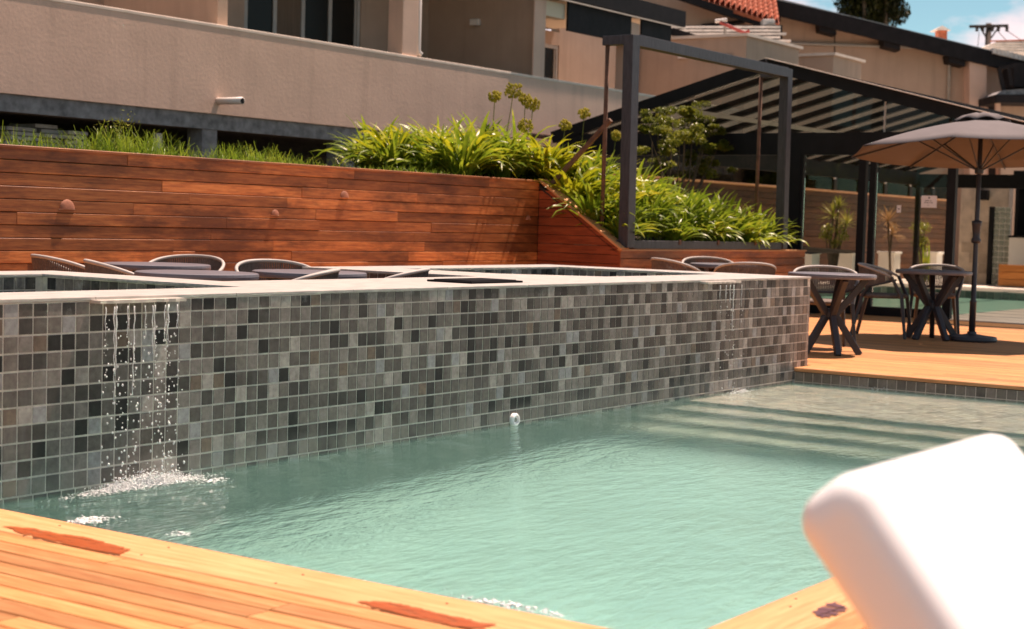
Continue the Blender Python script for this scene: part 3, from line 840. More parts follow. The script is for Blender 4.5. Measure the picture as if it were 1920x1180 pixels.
# flower stalks rise from plants of their own
heads = [((928, 182), 5.35), ((963, 171), 5.5), ((985, 188), 5.6), ((999, 197), 5.4), ((1096, 214), 5.9), ((1060, 236), 5.6), ((1155, 256), 5.4), ((985, 238), 5.2)]
hl = ['leftmost stalk and seed head rising above the plants', 'largest round yellow seed head, highest above the plants', 'upper of two seed heads side by side above the plants', 'lower right seed head of the close pair above the plants', 'single seed head by the glass roof edge, left of the steel post', 'drooping seed head low beside the left tip of the glass roof', 'seed head just left of the thick steel post', 'low seed head nestled in the top of the plant mass']
for k, (a, yy) in enumerate(heads):
    p = onY(*a, yy); zb_ = bedz(p.x, yy)
    fl = thing('flower_stalk', hl[k], 'flower', (p.x, yy, zb_), 'dried flower stalks over the strap-leaved plants')
    m = MB(); lean = rp.uniform(-.16, .16)
    pts = [(p.x + lean * (1 - q) ** 1.3, yy + .1 * (1 - q), zb_ + (p.z - zb_) * q) for q in (0, .25, .5, .75, 1)]
    m.tube(pts, [.008, .007, .006, .005, .005], 6); m.build('stalk', M['stalk'], fl, smooth=True)
    m = MB(); seedhead(m, (p.x, yy, p.z), (.075, .11, .08, .09, .08, .075, .07, .09)[k], k); m.build('seed_head', M['flower'], fl)
# small feathery tree
def leafcloud(mb, clumps, n, size, seed, flat=.6):
    r_ = random.Random(seed)
    for (c, rx, rz_) in clumps:
        c = Vector(c)
        for k in range(n):
            d = Vector((r_.gauss(0, .5), r_.gauss(0, .5), r_.gauss(0, .5)));
            if d.length > 1.05: d *= 1 / d.length
            p = c + Vector((d.x * rx, d.y * rx, d.z * rz_))
            az = r_.uniform(0, 6.28); el = r_.gauss(0, flat); L = size * r_.uniform(.6, 1.3); W = L * r_.uniform(.3, .5)
            dv = Vector((math.cos(az) * math.cos(el), math.sin(az) * math.cos(el), math.sin(el))); sv = Vector((-math.sin(az), math.cos(az), r_.uniform(-.6, .6))).normalized()
            mb.add([p - dv * L / 2, p + sv * W / 2, p + dv * L / 2, p - sv * W / 2], [(0, 1, 2, 3)])
def limb_tree(mb, base, tips, r0, seed):
    r_ = random.Random(seed); base = Vector(base)
    for tp in tips:
        tp = Vector(tp); mid = base.lerp(tp, .5) + Vector((r_.uniform(-.06, .06), r_.uniform(-.06, .06), 0)) * (tp - base).length
        mb.tube([base, base.lerp(mid, .6), mid, mid.lerp(tp, .6), tp], [r0, r0 * .8, r0 * .6, r0 * .4, r0 * .2], 6)
TY = 5.2
tb_ = onY(1262, 345, TY); tz = bedz(tb_.x, TY) - .1
tr = thing('small_tree', 'small feathery tree with yellow green leaves inside the steel frame', 'tree', (tb_.x, TY, tz))
cl = []; r_ = random.Random(12)
for a in ((1232, 236, .22), (1262, 222, .20), (1300, 226, .22), (1222, 265, .20), (1275, 255, .26), (1318, 262, .22), (1345, 280, .16), (1246, 295, .22), (1295, 300, .24), (1335, 312, .15), (1214, 240, .12), (1352, 262, .10), (1285, 214, .12), (1330, 240, .12)):
    yy = TY + r_.uniform(-.35, .35); p = onY(a[0], a[1], yy); cl.append((p, a[2], a[2] * .62))
sub = []
for c, a_, b_ in cl:
    for q in range(7): sub.append((c + Vector((r_.gauss(0, .5) * a_ * 1.3, r_.gauss(0, .5) * a_ * 1.3, r_.gauss(0, .5) * a_ * .9)), a_ * r_.uniform(.35, .65), a_ * r_.uniform(.18, .32)))
m = MB(); leafcloud(m, sub, 190, .052, 5); m.build('crown', M['shrub'], tr)
m = MB(); limb_tree(m, (tb_.x, TY, tz), [c[0] for c in cl], .018, 3); m.build('trunk', M['bark'], tr, smooth=True)
# grass on the terrace
m = MB(); rg = random.Random(8)
def tuft(cx, cy, n, h, spread):
    for k in range(n):
        x = cx + rg.gauss(0, spread); y = max(YW + .17, cy + rg.gauss(0, spread * .7)); L = 1.08 * h * rg.uniform(.45, 1.15); az = rg.uniform(0, 6.28)
        strap_leaf(m, (x, y, bedz(x, y) - .01), az, L, rg.uniform(.004, .009), rg.uniform(R(55), R(90)), rg.uniform(R(10), R(85)), 4)
for k in range(110):
    x = rg.uniform(1.5, 9.6); tuft(x, YW + .3 + abs(rg.gauss(0, .5)), 6, .07, .10)
for a, n, h in ((20, 60, .24), (60, 80, .2), (115, 60, .2), (190, 160, .26), (235, 240, .30), (280, 220, .27), (310, 120, .18), (345, 90, .16), (425, 130, .24), (470, 200, .24), (510, 150, .18), (550, 120, .2), (610, 90, .12), (660, 120, .12), (720, 140, .13), (770, 170, .15), (830, 150, .14), (90, 60, .22), (580, 80, .14)):
    p = onY(a, 285 + a * .06, YW + .35); tuft(p.x, YW + .35, n, h, .16)
for k in range(420):
    x = rg.uniform(10.9, 15.0); y = YL + rg.uniform(.12, .5); tuft(x, y, 4, .22, .06) if False else None
for k in range(260):
    x = rg.uniform(10.95, 15.0); y = YL + .22 + abs(rg.gauss(0, .08)); L = .2 * rg.uniform(.5, 1.1)
    strap_leaf(m, (x, y, bedz(x, y)), rg.uniform(0, 6.28), L, .008, rg.uniform(R(50), R(88)), rg.uniform(R(10), R(80)), 4)
m.build('grass', M['grass'], None, kind='stuff'); tag(bpy.data.objects['grass'], 'bright green grass tufts along the top of the timber wall', 'grass')
# flowering weed stems
for k, a in enumerate(((232, 215), (207, 224), (640, 292), (1450, 440))):
    yy = YW + .45 if k < 3 else YL + .35; p = onY(*a, yy); zb_ = bedz(p.x, yy)
    wd_ = thing('weed', ['tall thin weed with a white flower against the concrete beam', 'thin yellow weed left of the white flowered one', 'low pale weed at the foot of the second pier', 'yellow leafy weed at the right end of the low planter wall'][k], 'plant', (p.x, yy, zb_))
    m = MB(); hh = p.z - zb_
    for q in range(5):
        az = q * 1.3; m.tube([(p.x, yy, zb_), (p.x + .04 * math.cos(az), yy + .04 * math.sin(az), zb_ + hh * .6), (p.x + .10 * math.cos(az), yy + .1 * math.sin(az), zb_ + hh * rp.uniform(.75, 1.05))], .003, 5)
    m.build('stem', M['stalk'], wd_)
    m = MB(); leafcloud(m, [((p.x, yy, zb_ + hh * .8), .13, max(.05, hh * .3))], 60 if k < 3 else 260, .03 if k < 3 else .05, 40 + k); m.build('foliage', M['croton'], wd_)

# ================================================================== STEEL FRAME
fr = thing('steel_frame', 'tall open frame of dark grey steel posts and beams on the low planter wall', 'frame', (12.7, YL, ZL))
FB = YL + .32
def P_(x, y, z): return (x, y, z)
zt = 3.09
m = MB(); m.bar((10.76, YL + .02, .86), (10.73, YL + .02, zt + .05), .15, .12, (0, 1, 0)); m.build('post', M['steel'], fr, bevel=.004)
m = MB(); m.bar((14.62, YL + .02, .86), (14.58, YL + .02, zt + .05), .13, .12, (0, 1, 0)); m.build('post', M['steel'], fr, bevel=.004)
m = MB(); m.bar((10.80, YL + .02, zt), (14.52, YL + .02, zt), .12, .12, (0, 0, 1)); m.build('top_beam', M['steel'], fr, bevel=.004)
m = MB(); m.bar((10.73, YL + .08, zt), (10.73, FB + .04, zt), .10, .10, (0, 0, 1)); m.build('top_beam', M['steel'], fr, bevel=.004)
m = MB(); m.bar((14.58, YL + .08, zt), (14.58, FB + .04, zt), .10, .10, (0, 0, 1)); m.build('top_beam', M['steel'], fr, bevel=.004)
m = MB(); m.bar((10.85, YL + .02, .895), (14.55, YL + .02, .895), .09, .09, (0, 0, 1)); m.build('base_rail', M['steel'], fr, bevel=.004)
m = MB(); m.bar((10.70, YL + .08, .895), (10.70, FB, .895), .09, .09, (0, 0, 1)); m.build('base_rail', M['steel'], fr, bevel=.004)
m = MB(); m.tube([(10.73, FB, .86), (10.73, FB, zt - .05)], .024, 8); m.build('back_rod', M['rust'], fr, smooth=True)
m = MB(); m.tube([(14.58, FB + .05, .86), (14.58, FB + .05, zt - .05)], .024, 8); m.build('back_rod', M['rust'], fr, smooth=True)
pa, pb = onX(1145, 225, 10.73), onX(1035, 345, 10.73)
m = MB(); m.bar(pa, pb, .045, .045); m.build('brace', M['rust'], fr)
for px in (1268, 1340, 1410):
    p = onY(px, 455, YL + .02); m = MB(); m.bar((p.x, YL - .03, .90), (p.x, YL - .03, .955), .05, .01, (0, 1, 0)); m.build('bracket', M['rust'], fr)

# ================================================================== BALCONY BUILDING
YB = 9.5
bd = thing('balcony_building', 'long beige rendered building with a solid balcony parapet on concrete piers', 'building', (12, YB, 1.5))
ZP0, ZP1 = 2.375, 3.47; YBK = 11.85
quick('parapet', M['render'], bd, ((-3, YB, ZP0), (25.2, YB + .16, ZP1)))
quick('parapet_cap', M['sill'], bd, ((-3, YB - .006, ZP1), (25.2, YB + .19, ZP1 + .045)), bevel=.008)
quick('floor_beam', M['concrete'], bd, ((-3, YB + .035, 2.175), (25.2, YB + .3, ZP0)))
quick('balcony_bounce_floor', M['sill'], bd, ((-3, YB + .16, 2.371), (25.2, YBK, 2.385)))  # unseen pale layer over the slab, added to bounce sun onto the partition
quick('floor_slab', M['concrete'], bd, ((-3, YB + .3, 2.2), (25.2, YB + 6.5, 2.37)))
for xa, xb in ((10.39, 10.65), (13.08, 13.50), (4.6, 4.9), (16.3, 16.7), (19.3, 19.7)):
    quick('pier', M['concrete'], bd, ((xa, YB + .05, 1.2), (xb, YB + .32, 2.175)))
quick('basement_wall', M['concrete'], bd, ((-3, YB + 4.5, 1.0), (25.2, YB + 4.7, 2.2)))
quick('basement_wall', M['concrete'], bd, ((-3.2, YB + .1, 1.0), (-3, YB + 4.5, 2.2)))
quick('basement_wall', M['concrete'], bd, ((25.2, YB + .1, .0), (25.3, YB + 4.5, 2.2)))
YBK = 11.85
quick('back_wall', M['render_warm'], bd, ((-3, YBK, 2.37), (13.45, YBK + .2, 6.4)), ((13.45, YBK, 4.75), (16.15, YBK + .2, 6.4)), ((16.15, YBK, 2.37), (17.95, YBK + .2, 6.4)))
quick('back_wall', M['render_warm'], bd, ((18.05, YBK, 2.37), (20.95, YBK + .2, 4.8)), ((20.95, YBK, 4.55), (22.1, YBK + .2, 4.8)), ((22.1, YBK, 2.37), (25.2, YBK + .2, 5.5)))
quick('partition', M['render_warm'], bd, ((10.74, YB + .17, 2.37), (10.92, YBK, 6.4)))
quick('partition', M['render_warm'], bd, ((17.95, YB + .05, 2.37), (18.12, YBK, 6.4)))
quick('column', M['render'], bd, ((14.36, YB + .02, ZP1 + .046), (14.72, YB + .3, 6.4)), bevel=.01)
quick('column', M['render'], bd, ((20.85, YB + .02, ZP1 + .046), (21.2, YB + .3, 4.76)), bevel=.01)
quick('column', M['render'], bd, ((17.80, YB + .02, ZP1 + .046), (18.13, YB + .045, 6.4)))
quick('ceiling', M['render_cream'], bd, ((10.74, YB + .02, 6.2), (18.1, YBK + .2, 6.4)))  # left bay kept open so sun reaches the added pale floor
quick('ceiling', M['render_cream'], bd, ((18.12, YB + .05, 4.86), (21.95, YBK + .2, 4.98)))
quick('beam', M['render_cream'], bd, ((18.13, YB + .05, 4.55), (18.75, YB + .25, 4.80)))
# sliding door behind the first balcony
def window(xa, xb, z0, z1, y, panes, cur):
    wn = quick('window', M['frame_alu'], bd, ((xa, y, z0), (xa + .07, y + .1, z1)), ((xb - .07, y, z0), (xb, y + .1, z1)), ((xa + .07, y, z1 - .07), (xb - .07, y + .1, z1)), ((xa + .07, y, z0), (xb - .07, y + .1, z0 + .07)))
    for k in range(panes):
        a = xa + .07 + (xb - xa - .14) * k / panes; b = xa + .07 + (xb - xa - .14) * (k + 1) / panes
        quick('sash', M['frame_alu'], wn, ((a, y + .02, z0 + .07), (a + .04, y + .07, z1 - .07)), ((b - .04, y + .02, z0 + .07), (b - .001, y + .07, z1 - .07)))
        quick('pane', M['dark_glass'] if k not in cur else M['curtain'], wn, ((a + .04, y + .04, z0 + .07), (b - .04, y + .05, z1 - .07)))
    return wn
window(13.45, 16.15, 2.38, 4.75, YBK + .02, 4, (1,))
window(20.95, 22.1, 2.38, 4.55, YBK + .02, 2, ())
pd = onY(789, 60, YB - .06)
m = MB(); m.tube([(pd.x + .12, YB + .08, 6.2), (pd.x + .12, YB + .08, ZP1 + .17), (pd.x + .13, YB + .075, ZP1 + .12), (pd.x + .17, YB + .055, ZP1 + .09)], .042, 10); m.build('downpipe', M['pvc'], bd, smooth=True)
p = onY(408, 190, YB); m = MB(); m.tube([(p.x, YB + .02, p.z), (p.x + .02, YB - .42, p.z)], [.046, .046], 14); m.build('drain_spout', M['pvc'], bd, smooth=True)
m = MB(); m.tube([(p.x + .0201, YB - .4205, p.z), (p.x + .0202, YB - .423, p.z)], [.038, .038], 14); m.build('spout_mouth', M['black'], bd)
p = onX(893, 42, 17.94); quick('wall_light', M['pvc'], bd, ((17.86, p.y - .09, p.z - .06), (17.949, p.y + .09, p.z + .05)), bevel=.01)
# dark eave over the second balcony
ev = thing('dark_eave', 'black flat eave with a thin pale gutter line over the second balcony', 'roof', (19.5, 9, 4.7))
quick('fascia', M['fascia'], ev, ((17.95, 9.40, 4.87), (22.7, 9.47, 5.16)))
quick('soffit', M['fascia'], ev, ((17.95, 9.47, 5.09), (22.7, 9.9, 5.16)))
quick('gutter_strip', M['sill'], ev, ((17.7, 9.385, 4.825), (22.7, 9.40, 4.848)))
quick('drop_panel', M['fascia'], ev, ((18.75, YB - .02, 4.36), (20.84, YB + .02, 4.86)))
quick('drop_panel', M['fascia'], ev, ((21.21, YB - .02, 4.36), (22.3, YB + .02, 4.86)))
quick('roof_top', M['fascia'], ev, ((16.2, 9.55, 5.42), (22.2, 9.85, 5.62)))
# wing at the end of the balcony
wg = thing('rendered_wing', 'tan rendered wing with a pale coping beyond the steel frame', 'building', (26, 10, 0))
XWG = onY(1400, 68, 9.42).x
wb = onX(1400, 68, XWG)
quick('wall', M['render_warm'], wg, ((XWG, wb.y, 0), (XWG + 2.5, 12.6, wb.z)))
quick('coping', M['sill'], wg, ((XWG - .05, wb.y - .05, wb.z), (XWG + 2.6, 12.6, wb.z + .06)))
p = onX(1282, 105, XWG); quick('wall_light', M['pvc'], wg, ((XWG - .09, p.y - .09, p.z - .06), (XWG - .001, p.y + .09, p.z + .05)))
p = onX(1345, 110, XWG); quick('vent', M['fascia'], wg, ((XWG - .05, p.y - .35, p.z - .04), (XWG - .001, p.y + .35, p.z + .05)))
wg2 = thing('low_rendered_block', 'small tan block with pale coping behind the ridge of the glass roof', 'building', (29, 10, 0))
XW2 = onY(1563, 104, 9.42).x
a, b = onX(1425, 110, XW2), onX(1563, 104, XW2)
quick('wall', M['render_warm'], wg2, ((XW2, b.y, 0), (XW2 + 1.6, a.y, b.z)))
quick('coping', M['sill'], wg2, ((XW2 - .05, b.y - .06, b.z), (XW2 + 1.7, a.y + .05, b.z + .06)))
# stacked slabs under the building
for k, (pa, pb, zt_, nn) in enumerate((((12, 228), (72, 270), 0, 7), ((74, 224), (120, 270), 0, 8), ((122, 237), (163, 270), 0, 6))):
    yy = YB + .40; a = onY(pa[0], pa[1], yy); b = onY(pb[0], pa[1], yy)
    st = thing('slab_stack', ['left stack of grey slabs under the balcony', 'tallest middle stack of grey slabs under the balcony', 'low right stack of grey slabs under the balcony'][k], 'slabs', (a.x, yy, 1.55), 'slabs stored under the balcony')
    top = a.z; zb_ = 1.55; n = int((top - zb_) / .055)
    for j in range(n):
        dx = rnd.uniform(-.05, .05); quick('slab', M['paver'], st, ((a.x + dx, yy - .02 + rnd.uniform(-.05, .05), zb_ + j * .055), (b.x + dx - .03, yy + .5, zb_ + j * .055 + .045)), bevel=.006)
p = onY(297, 250, YB + .3); stk = quick('white_stake', M['pvc'], None, ((p.x - .05, YB + .28, 1.5), (p.x + .05, YB + .34, p.z)), bevel=.004); tag(stk, 'short pale stake standing in the dark gap under the balcony', 'stake')

# ================================================================== GLASS PAVILION
XP = 16.1; RY, RZ = 4.44, 3.44; EL, EZ, ER = 7.7, 2.53, .87; XE = 30.5
pv = thing('glass_pavilion', 'black framed gabled glass pavilion between the deck and the far pool', 'pavilion', (XP, 4.4, 0))
def rake(x, ya, za, yb, zb_, W, T, name, mat):
    m = MB(); m.bar((x, ya, za), (x, yb, zb_), W, T, (1, 0, 0)); return m.build(name, mat, pv)
sl_ = (RZ - EZ) / (EL - RY); sr_ = (RZ - EZ) / (RY - ER)
def bar2(p, q, wd, th, name, mat, up=(0, 0, 1)):
    m = MB(); m.bar(p, q, wd, th, up); return m.build(name, mat, pv)
bar2((XP, EL + .25, EZ - .07 - .25 * sl_), (XP, RY, RZ - .07), .12, .17, 'rake_beam', M['black'])
bar2((XP, RY, RZ - .07), (XP, ER - 1.2, EZ - .07 - 1.2 * sr_), .12, .17, 'rake_beam', M['black'])
bar2((XP - .02, RY, RZ + .018), (XP - .02, ER - 1.2, EZ + .018 - 1.2 * sr_), .2, .012, 'rake_flashing', M['sill'])
nraf = 17
for k in range(1, nraf):
    x = XP + (XE - XP) * k / (nraf - 1)
    bar2((x, EL + .2, EZ - .05 - .2 * sl_), (x, RY + .06, RZ - .05), .10, .09, 'rafter', M['black'])
    bar2((x, RY - .06, RZ - .05), (x, ER - 1.2, EZ - .05 - 1.2 * sr_), .10, .09, 'rafter', M['black'])
    xm = XP + (XE - XP) * (k - 1) / (nraf - 1)
    hw_ = (x - xm) / 2 - .02; xc_ = (x + xm) / 2
    MB().add([(xc_ - hw_, EL + .25, EZ - .25 * sl_), (xc_ + hw_, EL + .25, EZ - .25 * sl_), (xc_ + hw_, RY + .02, RZ - .004), (xc_ - hw_, RY + .02, RZ - .004)], [(0, 1, 2, 3)]).build('roof_panel', M['roof_panel'], pv)
    MB().add([(xc_ - hw_, RY - .02, RZ - .004), (xc_ + hw_, RY - .02, RZ - .004), (xc_ + hw_, ER - 1.2, EZ - 1.2 * sr_), (xc_ - hw_, ER - 1.2, EZ - 1.2 * sr_)], [(0, 1, 2, 3)]).build('roof_panel', M['roof_panel'], pv)
bar2((XP, RY, RZ - .07), (XE, RY, RZ - .07), .10, .14, 'ridge_beam', M['black'])
ymid = (EL + RY) / 2
bar2((XP, ymid, (EZ + RZ) / 2 - .17), (XE, ymid, (EZ + RZ) / 2 - .17), .05, .06, 'purlin', M['frame_alu'])
bar2((XP, EL, EZ - .2), (XE, EL, EZ - .2), .12, .3, 'eave_beam', M['black'])
quick('tie_beam', M['black'], pv, ((XP - .05, -.6, 2.13), (XP + .05, EL + .1, 2.43)))
quick('tie_beam', M['black'], pv, ((XE - .05, -.6, 2.13), (XE + .05, EL + .1, 2.43)))
for ya, yb, nm_ in ((3.83, 4.0, 'post'), (2.93, 3.03, 'post'), (2.79, 2.87, 'post'), (1.70, 1.81, 'post'), (7.55, 7.7, 'post'), (-.6, -.5, 'post')):
    quick(nm_, M['black'], pv, ((XP - .045, ya, -.3 if ya < 3.5 else -.3), (XP + .045, yb, 2.13)))
quick('corner_panel', M['black'], pv, ((XP - .06, 3.87, .8), (XP + .06, 4.12, 2.14)))
for ya in (1.0, 7.6):
    quick('post', M['black'], pv, ((XE - .05, ya, 0), (XE + .05, ya + .1, 2.13)))
quick('floor_track', M['black'], pv, ((XP - .06, 1.95, -.02), (XP + .06, 3.84, .115)))
for ya, yb in ((1.82, 2.78), (3.04, 3.82), (4.13, 5.8), (5.85, 7.5)):
    quick('glass_pane', M['glass'], pv, ((XP - .004, ya, .12), (XP + .004, yb, 2.12)))
# gable glazing with one joint
m = MB(); m.prism([(XP - .004, EL - .3, 2.44), (XP - .004, RY, RZ - .16), (XP - .004, 2.72, RZ - .16 - (RY - 2.72) * sr_), (XP - .004, 2.72, 2.44)], (.008, 0, 0)); m.build('gable_pane', M['glass'], pv)
m = MB(); m.prism([(XP - .004, 2.70, 2.44), (XP - .004, 2.70, RZ - .16 - (RY - 2.70) * sr_), (XP - .004, ER + .2, 2.50 - .05), (XP - .004, ER + .2, 2.44)], (.008, 0, 0)); m.build('gable_pane', M['glass'], pv)
quick('glazing_bar', M['frame_alu'], pv, ((XP - .012, 2.70, 2.43), (XP + .012, 2.72, RZ - .17 - (RY - 2.72) * sr_)))
# signs on the glass
def sign(name, label, pxa, pxb, marks):
    a, b = onX(*pxa, XP - .012), onX(*pxb, XP - .012)
    s = thing(name, label, 'sign', (XP - .012, b.y, b.z))
    quick('panel', M['sign_w'], s, ((XP - .016, b.y, b.z), (XP - .010, a.y, a.z)))
    for (u0, u1, v0, v1) in marks:
        W, H = a.y - b.y, a.z - b.z
        quick('lettering', M['ink'], s, ((XP - .0175, a.y - u1 * W, a.z - v1 * H), (XP - .0163, a.y - u0 * W, a.z - v0 * H)))
    return s
def letters(u0, u1, v0, v1, n, seed):
    r_ = random.Random(seed); out = []; wv = (u1 - u0) / n
    for k in range(n):
        if seed == 2 and k == 1: continue
        out += [(u0 + k * wv, u0 + k * wv + wv * .28, v0, v1), (u0 + k * wv + wv * .3, u0 + k * wv + wv * .78, v0 + (v1 - v0) * r_.choice((0, .38, .7)), v0 + (v1 - v0) * r_.choice((.3, .62, 1.0)) + .001)]
    return [q for q in out if q[3] > q[2]]
sign('glass_sign', 'white rectangular notice with dark lettering on the pavilion glass', (1728, 367), (1756, 390), [(.46, .54, .11, .16), (.44, .50, .16, .23), (.50, .56, .12, .24)] + letters(.27, .70, .38, .46, 7, 1) + letters(.22, .74, .53, .62, 9, 3) + letters(.40, .57, .77, .80, 5, 4))
sign('small_sign', 'small white upright notice with a green mark on the pavilion glass', (1682, 385), (1689, 399), [(.25, .8, .42, .48), (.4, .65, .48, .62)])

# ---- far pool and its surroundings
pave = struct(bpy.data.objects.new('far_terrace', None)); COL.objects.link(pave)
m = MB()
PX, PXX, PYA, PYB = 17.5, 27.5, 2.15, 7.2
for a, b in (((16.06, -9, -2.3), (PX, 12, -.006)), ((PX, -9, -2.3), (60, PYA, -.006)), ((PX, PYB, -2.3), (60, 12, -.006)), ((PXX, PYA, -2.3), (60, PYB, -.006))): m.box(a, b)
m.build('paving', M['pave'], pave)
m = MB()
for k in range(5): m.box((16.06 + k * .15, -.8, -.005), (16.06 + k * .15 + .14, 3.0, .012))
m.build('drain_edge', M['pave'], pave)
m = MB(); m.box((PX, PYA, -1.2), (PXX, PYB, -1.1)); m.build('pool_floor', M['pool_floor'], pave)
m = MB(); tile_grid(m, (PXX - .006, PYA, -.02), (0, 1, 0), (0, 0, -1), 33, 7, (-1, 0, 0), pitch=.15, gap=.01, tones=[(.16, .24, .20), (.22, .30, .25), (.12, .18, .15)], depth=.006)
tile_grid(m, (PX, PYB - .006, -.02), (1, 0, 0), (0, 0, -1), 66, 7, (0, -1, 0), pitch=.15, gap=.01, tones=[(.16, .24, .20), (.22, .30, .25), (.12, .18, .15)], depth=.006)
m.build('wall_tile', M['tile'], pave, kind='stuff')
m = MB(); m.box((PX - .01, PYA - .01, -1.15), (PXX + .01, PYB + .01, -.16)); fw_ = struct(m.build('far_pool_water', M['far_water']))

bw = thing('brown_board_wall', 'brown board wall with a pale cap seen through the pavilion glass', 'wall', (26, 8.95, 0))
YBW = 8.95; ZBW = 1.97
quick('wall_core', M['soil'], bw, ((17, YBW + .03, 0), (36.6, YBW + .3, ZBW - .02)))
for j in range(16):
    h = ZBW / 16; x = 17
    while x < 36.5:
        x1 = min(x + rnd.choice((3.1, 4.2)), 36.6); board('plank', (x, YBW + rnd.uniform(-.003, .003), h * (j + .5)), (x1 - .002, YBW, h * (j + .5)), (0, -1, 0), h - .008, .028, M['brown_wall'], bw); x = x1
board('cap_board', (17, YBW + .08, ZBW + .02), (36.6, YBW + .08, ZBW + .02), (0, 0, 1), .22, .04, M['deck_edge'], bw)
rl = thing('glass_railing', 'black post railing with glass panes on top of the brown board wall', 'railing', (30, YBW + .1, ZBW))
m = MB(); m.tube([(17, YBW + .12, 2.50), (37, YBW + .12, 2.50)], .045, 10); m.build('handrail', M['rust'], rl, smooth=True)
for px in (1565, 1612, 1660, 1707, 1750, 1788):
    p = onY(px, 340, YBW + .12)
    quick('post', M['black'], rl, ((p.x - .09, YBW + .09, ZBW + .02), (p.x + .09, YBW + .16, 2.46)))
    quick('post_glint', M['pvc'], rl, ((p.x - .16, YBW + .05, ZBW + .28), (p.x - .095, YBW + .085, ZBW + .42)))  # white block modelled in place of the glint on each post
quick('pane', M['rail_glass'], rl, ((17, YBW + .118, ZBW + .04), (37, YBW + .126, 2.44)))
# things behind the railing
shed = thing('awning', 'white awning glimpsed behind the glass railing at left', 'awning', (31, 12, 0))
p = onY(1520, 332, 12); q = onY(1572, 334, 12)
m = MB(); m.prism([(p.x - 2, 12, p.z), (q.x, 12, q.z + .02), (q.x + .5, 11.2, q.z - .12), (p.x - 2, 11.2, p.z - .12)], (0, 0, .05)); m.build('canvas', M['white_wall'], shed)
quick('leg', M['render'], shed, ((q.x - 1.3, 12, 0), (q.x - 1.1, 12.1, q.z))); quick('leg', M['render'], shed, ((p.x - 1.8, 12, 0), (p.x - 1.6, 12.1, p.z - .01)))
hw = thing('grey_garden_wall', 'dim grey rendered wall behind the glass railing', 'wall', (34, 15, 0))
quick('wall', M['concrete'], hw, ((18, 15.0, 0), (60, 15.3, 3.6)))
for k, (a, b) in enumerate(((24, 27.5), (31.2, 33.8), (39, 42.5))): quick('dark_opening', M['fascia'], hw, ((a, 14.97, 1.6), (b, 14.999, 2.9)))

# white square planters with plants
PLY = 8.45
for k, (px, lab) in enumerate(((1514, 'white square planter half hidden behind the black pillar'), (1590, 'whole white square planter between the two left pavilion posts'), (1668, 'white square planter right of the doubled pavilion post'), (1748, 'white square planter beside the rightmost pavilion post'))):
    p = onY(px, 472, PLY)
    pl = thing('planter', lab, 'planter', (p.x, PLY, 0), 'white planters along the brown wall')
    s = .19
    quick('body', M['white_wall'], pl, ((p.x - s, PLY - s, 0), (p.x + s, PLY + s, .62)))
    quick('rim', M['white_wall'], pl, ((p.x - s - .03, PLY - s - .03, .62), (p.x + s + .03, PLY + s + .03, .67)), bevel=.008)
    quick('soil', M['soil'], pl, ((p.x - s + .03, PLY - s + .03, .67), (p.x + s - .03, PLY + s - .03, .672)))
def spiky(px, heads_, mat, label, trunk_base, yy, zb_=0.0):
    p = onY(*trunk_base, yy)
    t = thing('spiky_plant', label, 'plant', (p.x, yy, zb_))
    m = MB(); lm = MB(); r_ = random.Random(int(px))
    for (hx, hy, rad) in heads_:
        h = onY(hx, hy, yy)
        m.tube([(p.x, yy, zb_), ((p.x * .55 + h.x * .45), yy + r_.uniform(-.05, .05), zb_ + (h.z - zb_) * .55), (h.x, yy, h.z)], [.03, .025, .018], 6)
        for q in range(46):
            strap_leaf(lm, (h.x, yy, h.z), r_.uniform(0, 6.28), rad * r_.uniform(.7, 1.2), .028, r_.uniform(R(-25), R(85)), r_.uniform(R(5), R(50)), 4)
    m.build('trunk', M['bark'], t, smooth=True); lm.build('leaves', M[mat], t, smooth=True)
spiky(1560, [(1562, 405, .36), (1572, 388, .26), (1588, 420, .34)], 'yucca', 'tall spiky plant with several yellow rosettes behind the left glass', (1558, 520), 8.15)
spiky(1668, [(1665, 415, .42), (1672, 440, .34)], 'dracaena', 'reddish spiky plant right of the doubled pavilion post', (1670, 520), 8.15)
def bush(pxs, label, mat, base, yy):
    p = onY(*base, yy); t = thing('bush', label, 'plant', (p.x, yy, 0))
    cl = []
    for a, b, rr in pxs: q = onY(a, b, yy); cl.append((q, rr, rr * .8))
    m = MB(); leafcloud(m, cl, 150, .07, int(p.x * 10)); m.build('crown', M[mat], t)
    m = MB(); limb_tree(m, (p.x, yy, 0), [c[0] for c in cl], .03, 4); m.build('trunk', M['bark'], t)
bush([(1725, 422, .20), (1718, 430, .16), (1733, 428, .16), (1724, 445, .15), (1720, 458, .15), (1728, 465, .14), (1733, 452, .12)], 'narrow yellow leaved bush near the right pavilion post', 'croton', (1728, 520), 8.15)
bush([(1552, 430, .14), (1575, 428, .16), (1548, 442, .13), (1580, 445, .14), (1565, 455, .14)], 'yellow bushy plant under the spiky rosettes', 'croton', (1562, 520), 8.05)
tg = thing('upright_plant', 'clump of upright sword leaves in front of the right white planter', 'plant', tuple(onY(1738, 520, 7.8) * 1.0)[:2] + (0,))
m = MB(); p = onY(1738, 520, 7.8); r_ = random.Random(2)
for k in range(14): strap_leaf(m, (p.x + r_.uniform(-.1, .1), 7.8 + r_.uniform(-.08, .08), 0), r_.uniform(0, 6.28), r_.uniform(.5, .95), .06, r_.uniform(R(76), R(90)), .1, 4)
m.build('leaves', M['agap'], tg, smooth=True)

